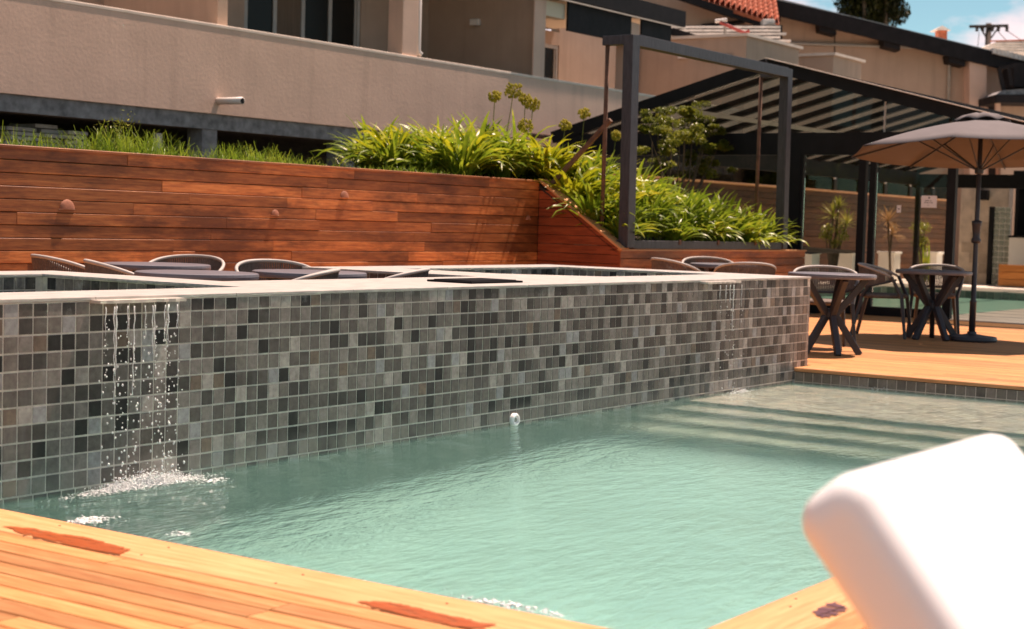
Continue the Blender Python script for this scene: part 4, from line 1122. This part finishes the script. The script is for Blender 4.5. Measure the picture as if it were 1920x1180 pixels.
# stone wall, glass blocks, white counter, timber box
XS = 32.0
sw = thing('stone_wall', 'travertine slab wall beyond the far pool, behind the parasol pole', 'wall', (XS, 6.6, 0))
ya, yb = onX(1893, 340, XS).y, onX(1803, 340, XS).y; zt_ = 2.335
quick('wall_core', M['grout'], sw, ((XS + .02, ya, 0), (XS + .3, yb, zt_)))
zz = 0; j = 0
while zz < zt_ - .05:
    h = min(.235, zt_ - zz); y_ = ya + (0 if j % 2 else -.0)
    y_ = ya
    first = True
    while y_ < yb - .01:
        L = .42 if not (first and j % 2) else .2
        first = False
        y2 = min(y_ + L, yb)
        dark = zz < 1.3 and rnd.random() < .5
        quick('stone_slab', M['stone_d'] if dark else M['stone'], sw, ((XS + rnd.uniform(-.004, .004), y_ + .002, zz + .002), (XS + .02, y2 - .002, zz + h - .002)))
        y_ = y2
    zz += h; j += 1
lp = thing('wall_lantern', 'square black lantern on the travertine wall', 'lamp', tuple(onX(1850, 365, XS)))
p = onX(1849, 366, XS)
quick('arm', M['black'], lp, ((XS - .02, p.y + .05, p.z + .12), (XS - .0045, p.y + .2, p.z + .14)))
quick('shade', M['black'], lp, ((XS - .2, p.y - .09, p.z - .12), (XS - .03, p.y + .09, p.z + .11)), bevel=.01)
quick('back_plate', M['black'], lp, ((XS - .03, p.y - .05, p.z - .06), (XS - .0045, p.y + .05, p.z + .06)))
gb = thing('glass_block_screen', 'screen of square glass blocks with a black edge post', 'screen', (XS - .4, 6.1, 0))
XG = XS - .45
y1 = onX(1861, 388, XG).y; y0 = onX(1896, 388, XG).y; zg = onX(1870, 388, XG).z
quick('edge_post', M['black'], gb, ((XG - .06, y1 - .05, 0), (XG + .06, y1 + .05, zg)))
nb = 3; s = (y1 - .05 - y0) / nb; nv = int(zg / s)
quick('mortar', M['white_wall'], gb, ((XG + .015, y0, 0), (XG + .05, y1 - .051, zg - .01)))
for a in range(nb):
    for b in range(nv): quick('glass_block', M['block'], gb, ((XG - .02, y0 + a * s + .012, b * zg / nv + .012), (XG + .06, y0 + (a + 1) * s - .012, (b + 1) * zg / nv - .012)), bevel=.01)
ct = thing('white_counter_wall', 'low white wall under a black opening at the far right', 'wall', (XS, 5.2, 0))
y1 = onX(1892, 450, XS - .6).y; zc = onX(1905, 446, XS - .6).z
quick('wall', M['white_wall'], ct, ((XS - .6, 2.0, 0), (XS - .4, y1, zc)))
quick('counter_top', M['black'], ct, ((XS - .7, 2.0, zc), (XS - .3, y1, zc + .05)))
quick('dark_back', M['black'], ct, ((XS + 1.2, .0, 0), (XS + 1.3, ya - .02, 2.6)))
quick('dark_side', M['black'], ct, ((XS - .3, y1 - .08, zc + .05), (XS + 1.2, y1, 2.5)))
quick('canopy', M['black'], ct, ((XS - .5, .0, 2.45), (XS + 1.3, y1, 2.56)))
tbx = thing('timber_box', 'orange timber planter box on the paving before the white wall', 'box', tuple(onZ(1895, 528, 0)))
p = onZ(1873, 527, 0); q = onZ(1925, 532, 0)
c = (p + q) / 2
XB_ = XS - 1.6
y1 = onX(1871, 520, XB_).y; y0 = onX(1940, 520, XB_).y; zt_ = onX(1890, 498, XB_).z
for k in range(3):
    board('plank', (XB_, y0, zt_ * (k + .5) / 3 + .02), (XB_, y1 - .02, zt_ * (k + .5) / 3 + .02), (-1, 0, 0), zt_ / 3 - .008, .025, M['box_wood'], tbx)
    board('plank', (XB_ + .03, y1 - .0, zt_ * (k + .5) / 3 + .02), (XB_ + .5, y1 - .0, zt_ * (k + .5) / 3 + .02), (0, 1, 0), zt_ / 3 - .008, .025, M['box_wood'], tbx)
quick('lining', M['soil'], tbx, ((XB_ + .03, y0, .02), (XB_ + .5, y1 - .03, zt_ - .03)))

# ================================================================== FURNITURE
def make_table(dia=.79, h=.725):
    t = thing('cafe_table', 'x', 'table')
    r_ = dia / 2
    m = MB(); m.lathe([(.001, h - .042), (r_ - .012, h - .042), (r_ - .002, h - .036), (r_, h - .02), (r_ - .003, h - .004), (r_ - .012, h), (.001, h)], seg=48); m.build('table_top', M['furn_top'], t, smooth=False)
    m = MB(); m.lathe([(.05, h * .42), (.062, h * .46), (.062, h * .52), (.05, h * .56)], seg=16); m.build('hub', M['furn'], t)
    for k in range(5):
        a = math.pi / 4 + k * math.pi * .4
        A = Vector((math.cos(a), math.sin(a), 0)); Bv = Vector((math.cos(a + .55), math.sin(a + .55), 0))
        m = MB(); m.bar(A * .27, A * .035 + Vector((0, 0, h * .5)), .052, .06, (0, 0, 1)); m.bar(A * .035 + Vector((0, 0, h * .47)), A * .26 + Bv * .05 + Vector((0, 0, h - .043)), .052, .06, (0, 0, 1))
        m.build('leg', M['furn'], t, bevel=.005)
    return t
def make_chair():
    # faces +x; back at -x
    t = thing('rope_chair', 'x', 'chair')
    m = MB(); m.lathe([(.001, .415), (.225, .415), (.25, .43), (.25, .448), (.235, .46), (.001, .463)], seg=28); s_ = m.build('seat', M['rope'], t)
    # rails: U plan
    def U(k, rx, ry, z0, z1):
        a = -math.pi * .5 * 1.18 + math.pi * 1.18 * k; x = -rx * math.cos(a) * 1.0; y = ry * math.sin(a)
        f = abs(2 * k - 1); return Vector((x + .02, y, z0 + (z1 - z0) * f ** 2.2))
    n = 28
    top = [U(k / n, .29, .30, .765, .645) for k in range(n + 1)]; bot = [U(k / n, .265, .275, .52, .60) for k in range(n + 1)]
    m = MB(); m.tube(top, .0135, 8); m.build('top_rail', M['rail'], t, smooth=True)
    m = MB(); m.tube(bot, .011, 8); m.build('lower_rail', M['furn'], t, smooth=True)
    m = MB(); nn = 64
    for k in range(4, nn - 3):
        a, b = U(k / nn, .29, .30, .765, .645), U(k / nn, .265, .275, .52, .60); m.bar(a, b, .0125, .009, (b - a).cross(Vector((0, 0, 1))) if False else (0, 0, 1))
    m.build('rope_weave', M['rope'], t)
    for sgn in (-1, 1):
        e = top[-1] if sgn > 0 else top[0]
        m = MB(); m.bar((.27, sgn * .27, 0), (.215, sgn * .235, .44), .026, .03, wd2=.034, th2=.038); m.bar((.215, sgn * .235, .43), (e.x + .01, e.y, e.z), .034, .036, wd2=.026, th2=.028); m.build('leg', M['furn'], t, bevel=.004)
        b_ = bot[int(n * (.5 + sgn * .24))]
        m = MB(); m.bar((-.30, sgn * .23, 0), (-.2, sgn * .19, .43), .026, .03, wd2=.034, th2=.038); m.bar((-.2, sgn * .19, .42), tuple(b_), .032, .032, wd2=.024, th2=.024); m.build('leg', M['furn'], t, bevel=.004)
    return t
tab0 = make_table(); ch0 = make_chair()
TB = [((9.30, .41), 'round grey cafe table standing against the right end of the spa', .55), ((12.13, .50), 'round grey cafe table under the parasol', .8), ((11.06, 2.37), 'round grey cafe table in front of the low planter wall', .2),
      ((3.09, 2.07), 'nearest round grey table top showing just over the left spa coping', .5), ((3.92, 3.35), 'round grey table at the left, farther back beside the timber wall', .1), ((4.05, 1.97), 'round grey table behind the spa, left of the right-hand tub', .9)]
for k, (p, lab, a) in enumerate(TB):
    o = tab0 if k == 0 else copy_tree(tab0)
    o.location = (p[0], p[1], 0); o.rotation_euler = (0, 0, a); tag(o, lab, 'table', 'round cafe tables on the deck')
CH = [((9.86, .72), (9.3, .41), 'rope chair on the far side of the table at the spa end'),
      ((12.02, 1.0), (12.2, .3), 'rope chair left of the table under the parasol, seen from behind'),
      ((12.80, .72), (12.13, .5), 'rope chair behind the table under the parasol'),
      ((10.55, 2.68), (11.06, 2.37), 'rope chair with its back to us left of the table by the low planter wall'),
      ((11.75, 2.95), (11.06, 2.37), 'rope chair behind the table by the low planter wall'),
      ((10.35, 1.80), (11.06, 2.37), 'rope chair showing its back at the right corner of the spa'),
      ((3.50, 3.78), (4.3, 3.5), 'leftmost rope chair, its back rising above the left spa rim'),
      ((3.15, 2.80), (3.6, 2.5), 'second rope chair from the left, behind the left spa rim'),
      ((4.52, 3.68), (3.92, 3.35), 'rope chair with a looped back in front of the timber wall'),
      ((4.42, 2.62), (4.05, 1.97), 'rope chair with a looped back left of the right-hand tub'),
      ((3.42, 1.52), (3.0, 2.1), 'rope chair seen low between two left tables'),
      ((4.28, 1.46), (3.9, 2.1), 'rope chair tucked against the left wall of the right-hand tub')]
for k, (p, tgt, lab) in enumerate(CH):
    o = ch0 if k == 0 else copy_tree(ch0)
    o.location = (p[0], p[1], 0); o.rotation_euler = (0, 0, math.atan2(tgt[1] - p[1], tgt[0] - p[0])); tag(o, lab, 'chair', 'rope chairs around the cafe tables')

# parasol
UX, UY = 12.28, .12
um = thing('parasol', 'large taupe parasol over the right table on a dark pole', 'umbrella', (UX, UY, 0))
m = MB(); m.lathe([(.001, 0), (.25, 0), (.26, .02), (.25, .05), (.12, .065), (.05, .075), (.045, .10), (.001, .10)], (UX, UY, 0), 32); m.build('base', M['furn'], um, smooth=False)
m = MB(); m.lathe([(.034, .08), (.034, .40), (.036, .405), (.036, .42), (.027, .43), (.024, 1.0), (.024, 2.26), (.001, 2.27)], (UX, UY, 0), 16); m.build('pole', M['furn'], um, smooth=True)
m = MB(); m.lathe([(.03, 1.02), (.048, 1.03), (.05, 1.06), (.035, 1.08), (.04, 1.13), (.045, 1.2), (.052, 1.22), (.052, 1.25), (.03, 1.26)], (UX, UY, 0), 16); m.build('crank_hub', M['furn'], um, smooth=True)
RR = 1.36; nseg = 8; a0 = R(-38)
def tlt(a, rr): return -.075 * rr * (math.cos(a) * FH.x + math.sin(a) * FH.y)
def canopy(R0, z0, R1, z1, sag=.05, thick=.004, nr_=6, wig=0):
    vs = []; fs = []; na = nseg * 6
    for i in range(nr_ + 1):
        t = i / nr_; rr = R0 + (R1 - R0) * t; z = z0 + (z1 - z0) * t - .05 * math.sin(math.pi * t) * -1 * .6
        for k in range(na):
            a = a0 + 2 * math.pi * k / na; ph = (k % 6) / 6
            flat = math.cos(math.pi / nseg) / math.cos((ph - .5) * 2 * math.pi / nseg)
            vs.append((UX + rr * flat * math.cos(a), UY + rr * flat * math.sin(a), z + tlt(a, rr * flat) - sag * math.sin(math.pi * ph) * t ** 1.5 + wig * math.sin(math.pi * ph) * t))
    for i in range(nr_):
        for k in range(na): fs.append((i * na + k, i * na + (k + 1) % na, (i + 1) * na + (k + 1) % na, (i + 1) * na + k))
    m = MB(); m.add(vs, fs); return m
o = canopy(.05, 2.31, RR, 1.955, .015).build('canopy', M['umb'], um, smooth=True); s_ = o.modifiers.new('solid', 'SOLIDIFY'); s_.thickness = .003
o = canopy(.02, 2.36, .30, 2.265, 0, wig=.035, nr_=3).build('vent_cap', M['umb'], um, smooth=True); s_ = o.modifiers.new('solid', 'SOLIDIFY'); s_.thickness = .003
for k in range(nseg):
    a = a0 + 2 * math.pi * k / nseg; e = Vector((UX + RR * math.cos(a) * .995, UY + RR * math.sin(a) * .995, 1.945 + tlt(a, RR)))
    m = MB(); m.bar((UX + .03 * math.cos(a), UY + .03 * math.sin(a), 2.285), e, .012, .018); m.build('rib', M['furn'], um)
    mid = Vector((UX + RR * .5 * math.cos(a), UY + RR * .5 * math.sin(a), 2.125 + tlt(a, RR * .5))); m = MB(); m.bar((UX + .03 * math.cos(a), UY + .03 * math.sin(a), 1.78), mid, .01, .014); m.build('strut', M['furn'], um)
m = MB(); m.lathe([(.03, 1.74), (.045, 1.75), (.045, 1.80), (.03, 1.81)], (UX, UY, 0), 14); m.build('runner', M['furn'], um)

# ================================================================== WHITE LOUNGER (near, out of focus)
lg = thing('sun_lounger', 'white plastic sun lounger close by, out of focus at lower right', 'lounger', (-1.3, -4.9, 0))

be = R(50); hv = Vector((0, -math.cos(be), -math.sin(be)))
c0 = onF(1590, 868, 2.2); Wd = .69; TH = .135
top = [c0 + hv * (k * .06) for k in range(10)]
top += [top[-1] + Vector((0, -.05, -.035)), top[-1] + Vector((0, -.12, -.055)), top[-1] + Vector((0, -.3, -.06)), top[-1] + Vector((0, -.75, -.055)), top[-1] + Vector((0, -1.2, -.06))]
prof = [(p.y, p.z) for p in top]
def offs(pr, d):
    out = []
    for i, (y_, z_) in enumerate(pr):
        a, b = pr[max(i - 1, 0)], pr[min(i + 1, len(pr) - 1)]
        ty, tz = b[0] - a[0], b[1] - a[1]; L = math.hypot(ty, tz); out.append((y_ - tz / L * d * -1 * -1, z_ + ty / L * d))
    return out
def shell(x0, x1, d0, d1, name, bev):
    A, B_ = offs(prof, d0), offs(prof, d1)
    loop = A + B_[::-1]
    m = MB(); m.prism([(x0, y_, z_) for y_, z_ in loop], (x1 - x0, 0, 0)); o = m.build(name, M['plastic'], lg, smooth=True)
    md = o.modifiers.new('bevel', 'BEVEL'); md.width = bev; md.segments = 5; md.limit_method = 'ANGLE'; md.angle_limit = R(50)
    return o
shell(c0.x, c0.x + Wd, 0, TH, 'shell', .05)
for xx in (c0.x + .06, c0.x + Wd - .12):
    for yy in (top[9].y - .15, top[-1].y + .12):
        quick('leg', M['plastic'], lg, ((xx, yy - .04, .003), (xx + .06, yy + .04, .19)), bevel=.012)
m = MB(); m.bar((c0.x + .1, top[4].y + .05, top[4].z - .12), (c0.x + .1, top[4].y + .14, .004), .035, .035); m.bar((c0.x + Wd - .1, top[4].y + .05, top[4].z - .12), (c0.x + Wd - .1, top[4].y + .14, .004), .035, .035); m.bar((c0.x + .1, top[4].y + .1, .2), (c0.x + Wd - .1, top[4].y + .1, .2), .03, .03)
m.build('back_support', M['plastic'], lg)

# ================================================================== HOUSES BEHIND
def fprism(pxs, t, depth, name, mat, parent, **k):
    m = MB(); m.prism([onF(a, b, t) for a, b in pxs], FH * depth); return m.build(name, mat, parent, **k)
# gabled tan house, its end wall facing us
T1 = 44.0
h1 = thing('gabled_house', 'tan rendered house with a long dark sloping gable edge at upper right', 'house', tuple(onF(1600, 480, T1).xy) + (0,))
fprism([(1453, 22), (1453, 540), (1818, 540), (1818, 112)], T1, 7, 'wall', M['render_warm'], h1)
fprism([(1818, 100), (1818, 540), (1850, 540), (1850, 100)], T1 - .6, 7, 'corner_wall', M['render'], h1)
def arch(pl, pr, pt, pb, t, depth, cx0, cx1, cy0, cyb):
    pts = [(pl, pt), (pl, pb), (cx0, pb), (cx0, cyb)]
    for k in range(0, 9): a = math.pi - math.pi * k / 8; pts.append(((cx0 + cx1) / 2 + (cx1 - cx0) / 2 * math.cos(a), cyb - (cyb - cy0) * math.sin(a)))
    pts += [(cx1, cyb), (cx1, pb), (pr, pb), (pr, pt)]
    m = MB(); n = len(pts); P0 = [onF(a, b, t) for a, b in pts]; D_ = FH * depth
    # strips
    mid = 4 + 4
    left = [0, 1, 2] + list(range(3, mid + 1)); 
    vs = P0 + [p + D_ for p in P0]
    topm = len(vs); vs += [onF((cx0 + cx1) / 2, pt, t), onF((cx0 + cx1) / 2, pt, t) + D_]
    fL = [0, 1, 2] + list(range(3, mid + 1)) + [topm]; fR = [topm] + list(range(mid, n))
    fs = [tuple(fL), tuple(fR)] + [tuple((i + n if i < n else topm + 1) for i in reversed(f)) for f in (fL, fR)]
    for i in range(n): 
        j = (i + 1) % n
        if (i, j) == (n - 1, 0): fs += [(i, i + n, topm + 1, topm), (topm, topm + 1, j + n, j)]
        else: fs.append((i, j, j + n, i + n))
    m.add(vs, fs); return m
arch(1850, 1945, 104, 540, T1 - .2, .35, 1839 + 14, 1862 + 12, 178, 206).build('arch_wall', M['render'], h1)
fprism([(1846, 150), (1846, 540), (1895, 540), (1895, 150)], T1 + .9, .2, 'arch_back', M['fascia'], h1)
ta, tb2 = (1405, -14), (1965, 122)
def fline(x): return ta[1] + (tb2[1] - ta[1]) * (x - ta[0]) / (tb2[0] - ta[0])
fprism([(1300, fline(1300) + 4), (1300, fline(1300) + 32), (1500, fline(1500) + 30), (1965, fline(1965) + 28), (1965, fline(1965))] + [(1600, fline(1600) - 1)], T1 - .7, .14, 'gable_fascia', M['fascia'], h1)
fprism([(1290, fline(1290) - 2), (1290, fline(1290) + 10), (1965, fline(1965) + 9), (1965, fline(1965) - 2)], T1 - .55, 9, 'roof', M['roof_pale'], h1)
for a in (1448, 1552, 1672, 1794):
    y_ = fline(a); fprism([(a - 16, y_ + 22), (a - 14, y_ + 36), (a + 16, y_ + 44), (a + 16, y_ + 28)], T1 - .62, .6, 'purlin_end', M['fascia'], h1)
m = MB(); q = [onF(a, b, T1 - .06) for a, b in ((1372, 79), (1456, 80.5), (1560, 84), (1700, 88.5), (1772, 91), (1781, 95), (1778, 190))]; m.tube(q, .045, 8); m.build('gutter_pipe', M['grey_pipe'], h1, smooth=True)
m = MB(); m.tube([onF(1565, 45, T1 - .02), onF(1565, 110, T1 - .02)], .012, 5); m.build('cable', M['fascia'], h1)
for k in range(9):
    a = 1862 + k * 8; fprism([(a, fline(a) - 7), (a, fline(a) + 3), (a + 7.2, fline(a + 7) + 3), (a + 7.2, fline(a + 7) - 7)], T1 - .8, .5, 'verge_tile', M['roof_pale'], h1)
fprism([(1752, 56), (1767, 48), (1783, 57)], T1 + 3, .6, 'vent_cap', M['roof_pale'], h1); fprism([(1760, 57), (1760, 76), (1776, 80), (1776, 57)], T1 + 3.05, .4, 'vent_stack', M['roof_red'], h1)
fprism([(1846, 88), (1875, 76), (1965, 72), (1965, 110), (1880, 96)], T1 + 2.2, 1.5, 'rear_roof', M['roof_pale'], h1)
for k in range(5): fprism([(1858 + k * 4, 76 + k * 5), (1858 + k * 4, 78.0 + k * 5), (1965, 75.5 + k * 6), (1965, 73.5 + k * 6)], T1 + 2.15, .1, 'tile_course', M['roof_red'] if k == 0 else M['roof_pale'], h1)
# dark hanging canopy of the house
hc = thing('dark_canopy', 'dark bracketed canopy with a small tiled roof at the right edge', 'canopy', tuple(onF(1895, 190, T1 - 1.6)))
fprism([(1868, 178), (1868, 192), (1965, 194), (1965, 178)], T1 - 2.2, 1.8, 'fascia', M['fascia'], hc)
fprism([(1868, 177.5), (1880, 170), (1965, 163), (1965, 177.5)], T1 - 2.0, 1.2, 'tile_roof', M['concrete'], hc)
for p0, p1 in (((1873, 129), (1884, 178)), ((1873, 128), (1905, 123)), ((1891, 128), (1896, 160))):
    m = MB(); m.bar(onF(*p0, T1 - 1.9), onF(*p1, T1 - 1.9), .09, .09); m.build('bracket', M['fascia'], hc)
fprism([(1901, 118), (1901, 163), (1965, 163), (1965, 118)], T1 - 1.5, 1.0, 'dark_box', M['fascia'], hc)
fprism([(1868, 192.5), (1868, 300), (1876, 300), (1876, 192.5)], T1 - 1.9, .15, 'post', M['render'], hc); fprism([(1876.5, 194.5), (1876.5, 540), (1965, 540), (1965, 194.5)], T1 - 1.0, .2, 'wall', M['render_warm'], hc)
# pale tiled roof and red tiled house
T2 = 34.0
h2 = thing('pale_tiled_roof', 'pale flat-tiled low roof behind the tan wing', 'roof', tuple(onF(1360, 100, T2)))
nrow = 9
for j in range(nrow):
    y0_, y1_ = 48 + j * 6.4, 48 + (j + 1) * 6.4; t_ = T2 + (nrow - j) * .18
    x0_ = 1240 - j * 1; x1_ = 1462
    r_ = random.Random(j); x_ = x0_ + r_.uniform(-14, 0)
    while x_ < x1_:
        L = r_.uniform(17, 27); fprism([(x_, y0_ + .8 + r_.uniform(-.4, .4)), (x_, y1_ - 1.4), (x_ + L - .8, y1_ - 1.4), (x_ + L - .8, y0_ + .8)], t_, .25, 'roof_tile', M['roof_pale'], h2); x_ += L
    fprism([(x0_ - 5, y0_ - .8), (x0_ - 5, y1_), (x1_ + 5, y1_), (x1_ + 5, y0_ - .8)], t_ + .26, .1, 'batten', M['fascia'], h2)
fprism([(1250, 62), (1262, 52), (1480, 122), (1480, 140), (1400, 112)], T2 - .4, .2, 'verge_board', M['fascia'], h2)
fprism([(1230, 108), (1230, 500), (1470, 500), (1470, 108)], T2 + .4, 1, 'support_wall', M['render_warm'], h2)
T3 = 39.0
h3 = thing('red_tiled_house', 'tan house with a red clay tile roof at the top of the picture', 'house', tuple(onF(1360, 300, T3).xy) + (0,))
fprism([(1130, -140), (1130, 520), (1460, 520), (1460, 44), (1300, 0)], T3, 6, 'wall', M['render_warm'], h3)
fprism([(1225, -32), (1225, -18), (1452, 58), (1452, 42)], T3 - .7, .15, 'fascia', M['fascia'], h3)
fprism([(1225, -32), (1225, -18), (1375, 33), (1375, 20)], T3 - 1.0, .2, 'fascia_end', M['fascia'], h3)
m = MB(); a_, b_ = onF(1290, -12, T3 - .75), onF(1462, 44, T3 - .75); up_ = (onF(1300, -75, T3 + 4.5) - onF(1290, -12, T3 - .75))
ncol = 17; nrw = 10
e1 = (b_ - a_) / ncol; e2 = up_ / nrw; nn_ = e1.cross(e2).normalized(); nn_ = nn_ if nn_.z > 0 else -nn_
for i in range(ncol):
    for j in range(nrw):
        o_ = a_ + e1 * i + e2 * j; lift = nn_ * .03
        q = []
        for k in range(5):
            an = math.pi * k / 4; off = e1 * (k / 4 * .92) + nn_ * (math.sin(an) * .11)
            q.append((o_ + off + lift, o_ + off + e2 * 1.08))
        vs = [v for pr in q for v in pr]; m.add(vs, [(2 * k, 2 * k + 2, 2 * k + 3, 2 * k + 1) for k in range(4)])
m.prism([a_ - nn_ * .03, b_ - nn_ * .03, b_ + up_ - nn_ * .03, a_ + up_ - nn_ * .03], -nn_ * .08)
m.build('roof_tiles', M['roof_red'], h3, kind='stuff')
m = MB(); m.tube([onF(a, b, T3 - .1) for a, b in ((1312, 52), (1318, 49), (1395, 41), (1398, 33))], .05, 8); m.build('gutter_pipe', M['fascia'], h3, smooth=True)
ac = thing('air_conditioner', 'white air conditioner box on the wall beside the red tiled roof', 'air conditioner', tuple(onF(1441, 70, T3 - 1.2)))
fprism([(1430, 36), (1430, 70), (1453, 70), (1453, 36)], T3 - 1.2, .35, 'casing', M['pvc'], ac, bevel=.02)
c_ = onF(1446, 55, T3 - 1.22); m = MB(); m.tube([c_, c_ + FH * .02], [.16, .16], 20); m.build('fan_grille', M['grey_pipe'], ac)
fprism([(1428, 70), (1428, 72.5), (1456, 72.5), (1456, 70)], T3 - 1.25, .9, 'bracket', M['fascia'], ac)
rd = thing('roof_pipe', 'small mast with a white head and a red diagonal rod above the pale roof', 'pipe', tuple(onF(1360, 66, T2 - .6)))
m = MB(); m.tube([onF(1359, 68, T2 - .6), onF(1360, 40, T2 - .6)], .03, 8); m.build('mast', M['grey_pipe'], rd); m = MB(); m.tube([onF(1341, 40, T2 - .6), onF(1363, 37.5, T2 - .6)], .04, 8); m.build('head', M['pvc'], rd)
m = MB(); m.tube([onF(1350, 42, T2 - .62), onF(1396, 62, T2 - .62), onF(1405, 58, T2 - .62)], .035, 8); m.build('rod', M['red_rod'], rd)
# utility pole
T4 = 75.0
up2 = thing('utility_pole', 'weathered utility pole with a crossarm and insulators against the cloud', 'pole', tuple(onF(1852, 480, T4).xy) + (0,))
a = onF(1854, 44, T4); b = Vector((a.x, a.y, 0)); m = MB(); m.tube([b, a], [.18, .13], 10); m.build('mast', M['pole'], up2, smooth=True)
m = MB(); m.bar(onF(1818, 50, T4 - .2), onF(1890, 48.5, T4 - .2), .14, .12); m.build('crossarm', M['pole'], up2)
for px in (1832, 1843, 1861, 1872, 1888):
    m = MB(); q = onF(px, 54, T4 - .2); m.lathe([(.02, .12), (.06, .1), (.09, .02), (.05, -.04), (.09, -.1), (.02, -.14)], tuple(q), 10); m.build('insulator', M['pole'], up2)
for (p0, p1) in (((1838, 52), (1850, 72)), ((1872, 52), (1858, 72))): m = MB(); m.bar(onF(*p0, T4 - .1), onF(*p1, T4 - .1), .06, .06); m.build('brace', M['pole'], up2)
for k, (p0, p1, sg) in enumerate((((1888, 58), (1990, 110), 5), ((1872, 60), (1960, 140), 5), ((1836, 60), (1832, 100), 0))):
    pts = []
    for q in range(9): t_ = q / 8; pts.append(onF(p0[0] + (p1[0] - p0[0]) * t_, p0[1] + (p1[1] - p0[1]) * t_ + sg * math.sin(math.pi * t_), T4 - .2))
    m = MB(); m.tube(pts, .016, 5); m.build('wire', M['pole'], up2)
# dark tree behind the gable
T5 = 60.0
tt = thing('dark_tree', 'dark dense tree rising behind the gabled house', 'tree', tuple(onF(1640, 480, T5).xy) + (0,))
cl = []; r_ = random.Random(77); cc = onF(1638, -22, T5)
for k in range(46):
    d = Vector((r_.gauss(0, 1), r_.gauss(0, 1), r_.gauss(0, 1))).normalized() * r_.uniform(.35, 1)
    cl.append((cc + Vector((d.x * 1.15, d.y * 1.15, d.z * 1.55)), .55, .5))
m = MB(); leafcloud(m, cl, 900, .20, 9, .9); m.build('crown', M['darkleaf'], tt)
m = MB(); b = tt.location.copy(); limb_tree(m, (b.x, b.y, 0), [c[0] + Vector((0, 0, .3)) for c in sorted(cl, key=lambda q: -q[0].z)[:12]], .2, 5); m.build('trunk', M['bark'], tt)
